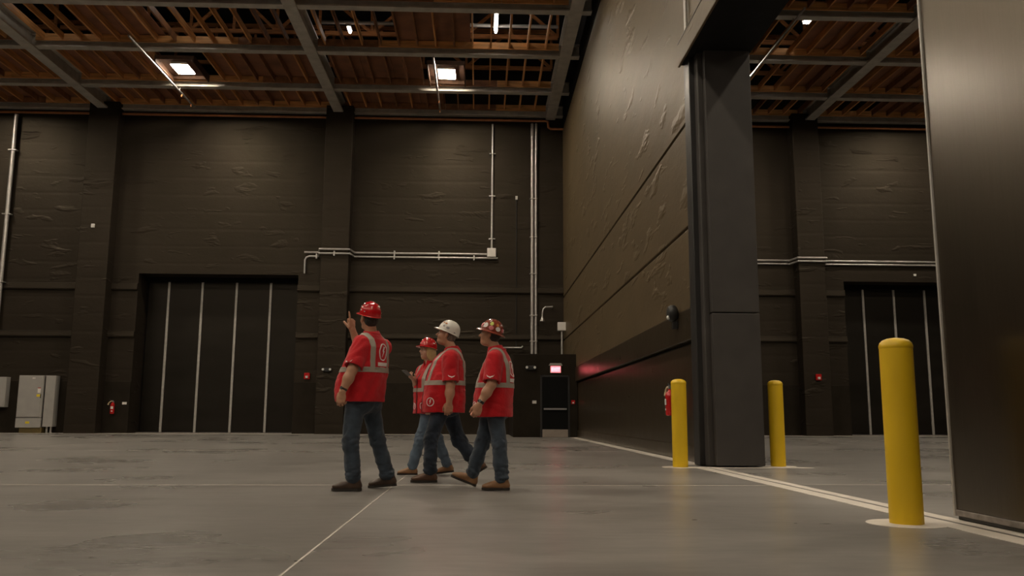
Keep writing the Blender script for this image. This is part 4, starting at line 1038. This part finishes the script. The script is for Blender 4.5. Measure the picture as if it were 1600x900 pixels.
    if back_logo: logo(vo, vb_, (-0.4, back_logo[0], back_logo[1]), (0, -1, 0), (0, 0, 1), (1, 0, 0), 0.066 * s, 0.088 * s, True)
    if front_logo:
        for fl_ in front_logo:
            vw = Vector(fl_[3] if len(fl_) > 3 else (-1, 0, 0)).normalized()
            logo(vo, vb_, (fl_[4] if len(fl_) > 4 else 0.2, fl_[0], fl_[1]), vw.cross(Vector((0, 0, 1))), (0, 0, 1), vw, fl_[2])
    for sd, q in (('L', 1), ('R', -1)):
        if sd == 'R' and not female: continue
        sh, el = j['sh' + sd], j['el' + sd]; ax = unit(el - sh); u = unit(np.cross((0, 1, 0), ax))
        m = sh + ax * np.linalg.norm(el - sh) * 0.70
        project_patch(shirt, 'printed_wing', [[(a * 1.0, b) for a, b in p] for p in WING], sb_, m, u, -ax, (0, -q, 0), 'print_white')
    # ---- jeans
    thick = 0.9 if female else 1.0
    jl = []
    for sd in ('L', 'R'):
        hp, kn, an = j['hip' + sd], j['kn' + sd], j['an' + sd]
        ax = unit(an - kn); hem = an - ax * 0.045
        jl += [cone(hp, kn, 0.104 * s * thick, 0.079 * s * thick), cone(kn, kn * 0.5 + an * 0.5, 0.079 * s * thick, 0.074 * s * thick), cone(kn * 0.5 + an * 0.5, hem, 0.072 * s * thick, 0.074 * s * thick)]
    pv = j['pelvis']
    seat = [ellip(pv + A3((-0.03, 0, -0.02)), R(0.150, 0.180 * thick, 0.135)), ellip(pv + A3((0.0, 0, 0.08)), R(0.135, 0.170 * thick, 0.13)), ellip(pv + A3((-0.075, 0.07, -0.06)), R(0.085, 0.085, 0.10)), ellip(pv + A3((-0.075, -0.07, -0.06)), R(0.085, 0.085, 0.10))]
    legL = blend(jl[:3], 0.03); legR = blend(jl[3:], 0.03); st = blend(seat, 0.05)
    f1 = creases(seed + 3, 17, 0.0055, (1, 1, 0.7)); f2 = creases(seed + 4, 34, 0.0085, (0.8, 0.8, 1.1)); f3 = creases(seed + 5, 46, 0.0110, (0.5, 0.5, 1.2))
    kz = (j['knL'][2] + j['knR'][2]) / 2
    hems = [(j['an' + sd], unit(j['an' + sd] - j['kn' + sd])) for sd in ('L', 'R')]
    def jeansf(P):
        a, b = legL(P), legR(P)
        for i, (an, ax) in enumerate(hems):
            e = (P - (an + ax * 0.012)) @ ax
            if i == 0: a = np.maximum(a, e)
            else: b = np.maximum(b, e)
        d = smin(smin(a, b, 0.012), st(P), 0.045)
        z = P[:, 2]
        d = d + f1(P) + f2(P) * np.exp(-((z - kz) / 0.13) ** 2) + f3(P) * np.exp(-((z - 0.16) / 0.10) ** 2)
        return np.maximum(d, z - (zc + 0.10))
    pts = np.array([j[k] for k in ('hipL', 'hipR', 'knL', 'knR', 'anL', 'anR')])
    jo = field_object('jeans', jeansf, [pts[:, 0].min() - 0.22, pts[:, 1].min() - 0.2, 0.03], [pts[:, 0].max() + 0.22, pts[:, 1].max() + 0.2, zc + 0.12], 0.0065, denim, root, 2)
    for sd in ('L', 'R'): boot(root, j['an' + sd], D(J['foot' + sd]), (bootm,), s * (0.88 if female else 0.96))
    # ---- hat
    hat_col, full, hat_marks = hat
    hp = math.radians(J['hat_pitch']) if 'hat_pitch' in J else 0.0
    f2_ = hf * math.cos(hp) + hu * math.sin(hp); u2 = np.cross(f2_, hl)
    hard_hat(root, H(-0.012, 0, 0.034), [f2_, hl, u2], hat_col, full, hat_marks, s)
    if watch:
        wr, el = j['wr' + watch], j['el' + watch]; ax = unit(el - wr)
        wt = MB().tube([wr + ax * 0.012, wr + ax * 0.020, wr + ax * 0.040, wr + ax * 0.048], [0.030, 0.0365, 0.0375, 0.031], 20).build('wristwatch', 'watch_black', root, True)
        p = wr + ax * 0.03; o = unit(np.cross(ax, (1, 0, 0))); o = o if o[1] > 0 else -o
        MB().tube([p + o * 0.028, p + o * 0.041], 0.016, 16).build('dial', 'watch_black', wt, True)
    return root, j, L, D
J_band = (0,)
def vest_band(V): return V[0][0] + (V[-1][0] - V[0][0]) * 0.43

def glint_spots(seed, n):  # small pale discs painted on the red hats as glints of the lamps
    r = random.Random(seed); mats = ['print_white', 'print_white', 'print_white', 'sticker_pink']
    return [(r.uniform(0, 6.28), r.uniform(0.25, 0.80), r.uniform(0.003, 0.011), r.uniform(0.003, 0.008), r.choice(mats)) for _ in range(n)]

# man pointing up, seen from behind his left shoulder
person('man in red vest and red hard hat pointing up, his back to the viewer', (-1.20, 8.80), (-0.85, 0.53), dict(
    head=(-1.150, 8.79, 1.730), hd=(-0.60, 0.78, 0.18), hat_pitch=6, neck=(-1.118, 8.80, 1.565), pelvis=(-1.19, 8.80, 0.92),
    shL=(-1.195, 8.625, 1.455), elL=(-1.262, 8.50, 1.185), wrL=(-1.345, 8.45, 0.965), shR=(-1.02, 8.98, 1.455), elR=(-1.26, 9.12, 1.36), wrR=(-1.352, 9.03, 1.635),
    hipL=(-1.245, 8.71, 0.90), hipR=(-1.135, 8.89, 0.90), knL=(-1.275, 8.63, 0.49), knR=(-1.045, 8.93, 0.49), anL=(-1.232, 8.62, 0.092), anR=(-0.930, 8.98, 0.105),
    footL=(-1, 0.02, 0.0), footR=(-1, 0.10, -0.08),
    hands=dict(L=((-0.16, 0.03, -0.98), (0.35, 0.93, 0.0), (-0.95, 0.3, 0.2), FISTY, (0.5, 0.8)), R=((-0.06, -0.05, 1), (-0.85, 0.50, 0), (-0.4, -0.9, 0), POINT, (0.2, 1.6)))),
    [(0.875, 0.255, -0.205, 0.255, 0), (1.00, 0.262, -0.220, 0.260, 0), (1.12, 0.235, -0.232, 0.255, 0), (1.28, 0.140, -0.240, 0.245, 0), (1.42, 0.075, -0.245, 0.225, 0), (1.50, 0.020, -0.225, 0.175, 0), (1.555, -0.020, -0.175, 0.095, 0)],
    'skin_tan', 'denim_mid', 'boot_dark', 'hair_dark', ('hat_red', False, glint_spots(3, 20)), 11, 1.0, watch='L', back_logo=(-0.02, 1.375), front_logo=[(0.14, 0.98, 0.045)])

# man in the white hat, walking, left leg forward
person('man in red vest and white hard hat walking, looking up', (-0.40, 9.90), (-0.985, -0.17), dict(
    head=(-0.392, 9.90, 1.668), hd=(-0.93, 0.05, 0.28), hat_pitch=7, neck=(-0.318, 9.90, 1.495), pelvis=(-0.39, 9.90, 0.90),
    shL=(-0.335, 9.70, 1.395), elL=(-0.330, 9.64, 1.085), wrL=(-0.340, 9.62, 0.885), shR=(-0.345, 10.10, 1.395), elR=(-0.42, 10.15, 1.12), wrR=(-0.55, 10.12, 0.95),
    hipL=(-0.42, 9.80, 0.88), hipR=(-0.38, 10.0, 0.88), knL=(-0.545, 9.77, 0.48), knR=(-0.235, 10.05, 0.46), anL=(-0.545, 9.72, 0.092), anR=(-0.015, 10.15, 0.175),
    footL=(-1, -0.05, 0.0), footR=(-0.82, 0.0, -0.50),
    hands=dict(L=((-0.08, 0, -1), (0.1, 1, 0), (-1, 0, 0), FISTY, (0.6, 0.7)), R=((-0.5, 0, -0.8), (0, -1, 0), (-1, 0, 0.2), RELAX, (0.6, 0.6)))),
    [(0.775, 0.255, -0.225, 0.235, 0), (0.95, 0.258, -0.228, 0.250, 0), (1.08, 0.240, -0.230, 0.250, 0), (1.24, 0.195, -0.228, 0.235, 0), (1.36, 0.150, -0.218, 0.220, 0), (1.44, 0.085, -0.185, 0.170, 0), (1.49, 0.020, -0.150, 0.095, 0)],
    'skin_tan', 'denim_dark', 'boot_brown', 'hair_grey', ('hat_white', False, [(1.05, 0.60, 0.016, 0.007, 'sticker_orange'), (0.65, 0.62, 0.014, 0.006, 'sticker_orange'), (1.45, 0.30, 0.018, 0.012, 'sticker_grey'), (1.0, 0.34, 0.012, 0.008, 'sticker_grey'), (2.2, 0.14, 0.012, 0.006, 'sticker_grey')]),
    21, 1.0, back_logo=(0.0, 1.29), front_logo=[(0.165, 0.893, 0.050, (-0.62, -0.78, 0), 0.175)])

# man in the full-brim hat, right leg striding forward
person('man in red vest and stickered brown full-brim hard hat, rightmost of the four', (0.145, 8.87), (-0.96, 0.27), dict(
    head=(0.100, 8.88, 1.575), hd=(-0.93, 0.20, 0.18), hat_pitch=7, neck=(0.168, 8.87, 1.425), pelvis=(0.145, 8.87, 0.85),
    shL=(0.150, 8.685, 1.325), elL=(0.118, 8.60, 1.050), wrL=(-0.003, 8.575, 0.850), shR=(0.215, 9.055, 1.325), elR=(0.15, 9.12, 1.05), wrR=(0.02, 9.10, 0.86),
    hipL=(0.150, 8.775, 0.83), hipR=(0.135, 8.965, 0.83), knL=(0.205, 8.75, 0.46), knR=(0.030, 8.99, 0.46), anL=(0.232, 8.72, 0.088), anR=(-0.075, 9.05, 0.115),
    footL=(-1, 0.02, 0.0), footR=(-0.90, 0.0, 0.36),
    hands=dict(L=((-0.30, 0, -0.95), (-0.1, 1, 0), (-0.95, -0.2, 0.3), FISTY, (0.6, 0.7)), R=((-0.5, 0, -0.8), (0, -1, 0), (-1, 0, 0.2), RELAX, (0.6, 0.6)))),
    [(0.728, 0.200, -0.195, 0.225, 0), (0.90, 0.200, -0.198, 0.230, 0), (1.00, 0.185, -0.200, 0.230, 0), (1.15, 0.145, -0.198, 0.220, 0), (1.27, 0.105, -0.185, 0.205, 0), (1.36, 0.050, -0.150, 0.160, 0), (1.415, 0.00, -0.120, 0.090, 0)],
    'skin_tan', 'denim_mid', 'boot_tan', 'hair_dark', ('hat_brown', True, [(1.0, 0.40, 0.026, 0.024, 'print_white'), (1.55, 0.62, 0.020, 0.018, 'sticker_lime'), (1.62, 0.30, 0.024, 0.021, 'sticker_pink'), (2.25, 0.34, 0.026, 0.020, 'print_white'), (2.85, 0.34, 0.022, 0.018, 'sticker_pink'), (0.4, 0.35, 0.022, 0.02, 'sticker_pink'), (3.5, 0.35, 0.022, 0.018, 'print_white'), (1.25, 0.80, 0.012, 0.010, 'print_white'), (2.15, 0.62, 0.016, 0.014, 'sticker_orange'), (5.2, 0.4, 0.022, 0.02, 'print_white'), (4.4, 0.45, 0.022, 0.02, 'sticker_lime')]),
    31, 0.95, watch='L', back_logo=(0.0, 1.22), front_logo=[(0.13, 0.84, 0.044, (-0.62, -0.78, 0), 0.15)])

# woman with a phone, partly hidden by the man in the white hat
pw = person('blond woman in red vest and red hard hat holding a phone', (-0.655, 10.92), (-0.82, -0.57), dict(
    head=(-0.675, 10.90, 1.565), hd=(-0.80, -0.58, 0.06), hat_pitch=6, neck=(-0.640, 10.92, 1.40), pelvis=(-0.655, 10.92, 0.84),
    shL=(-0.55, 10.79, 1.315), elL=(-0.52, 10.74, 1.06), wrL=(-0.60, 10.66, 0.87), shR=(-0.745, 11.05, 1.315), elR=(-0.785, 11.02, 1.08), wrR=(-0.830, 10.82, 1.185),
    hipL=(-0.62, 10.85, 0.83), hipR=(-0.69, 10.99, 0.83), knL=(-0.735, 10.83, 0.46), knR=(-0.53, 11.02, 0.45), anL=(-0.830, 10.80, 0.088), anR=(-0.395, 11.06, 0.10),
    footL=(-1, -0.10, 0.0), footR=(-1, -0.05, -0.12),
    hands=dict(L=((-0.3, -0.1, -0.95), (0, 1, 0), (-1, 0, 0.2), RELAX, (0.6, 0.6)), R=((-0.45, -0.72, 0.42), (0.2, 0.25, 0.95), (0.9, -0.6, 0), HOLD, (0.5, 1.0)))),
    [(0.765, 0.165, -0.160, 0.205, 0), (0.92, 0.165, -0.160, 0.210, 0), (1.05, 0.160, -0.150, 0.200, 0), (1.20, 0.160, -0.140, 0.190, 0), (1.30, 0.110, -0.125, 0.175, 0), (1.36, 0.050, -0.10, 0.130, 0), (1.395, 0.01, -0.085, 0.080, 0)],
    'skin_fair', 'denim_light', 'boot_tan', 'hair_blond', ('hat_red', False, glint_spots(8, 14)), 41, 0.93, True, front_logo=[(-0.07, 0.86, 0.042), (0.11, 0.86, 0.042)])
# the phone lies in her right hand, screen up towards her face
ph = tag(empty('phone', (-0.905, 10.72, 1.262)), 'black phone in the hand of the woman in the red hard hat', 'phone')
ph.rotation_euler = Matrix((unit((-0.45, -0.72, 0.42)), unit(np.cross(unit(A3((0.2, 0.25, 0.95)) - unit((-0.45, -0.72, 0.42)) * (unit((-0.45, -0.72, 0.42)) @ A3((0.2, 0.25, 0.95)))), unit((-0.45, -0.72, 0.42)))), unit(A3((0.2, 0.25, 0.95)) - unit((-0.45, -0.72, 0.42)) * (unit((-0.45, -0.72, 0.42)) @ A3((0.2, 0.25, 0.95)))))).transposed().to_euler()
box(-0.078, 0.078, -0.037, 0.037, -0.0045, 0.0035, bev=0.003).build('case', 'phone_case', ph)
box(-0.073, 0.073, -0.033, 0.033, 0.0033, 0.0045, bev=0.0004).build('screen', 'phone_black', ph)
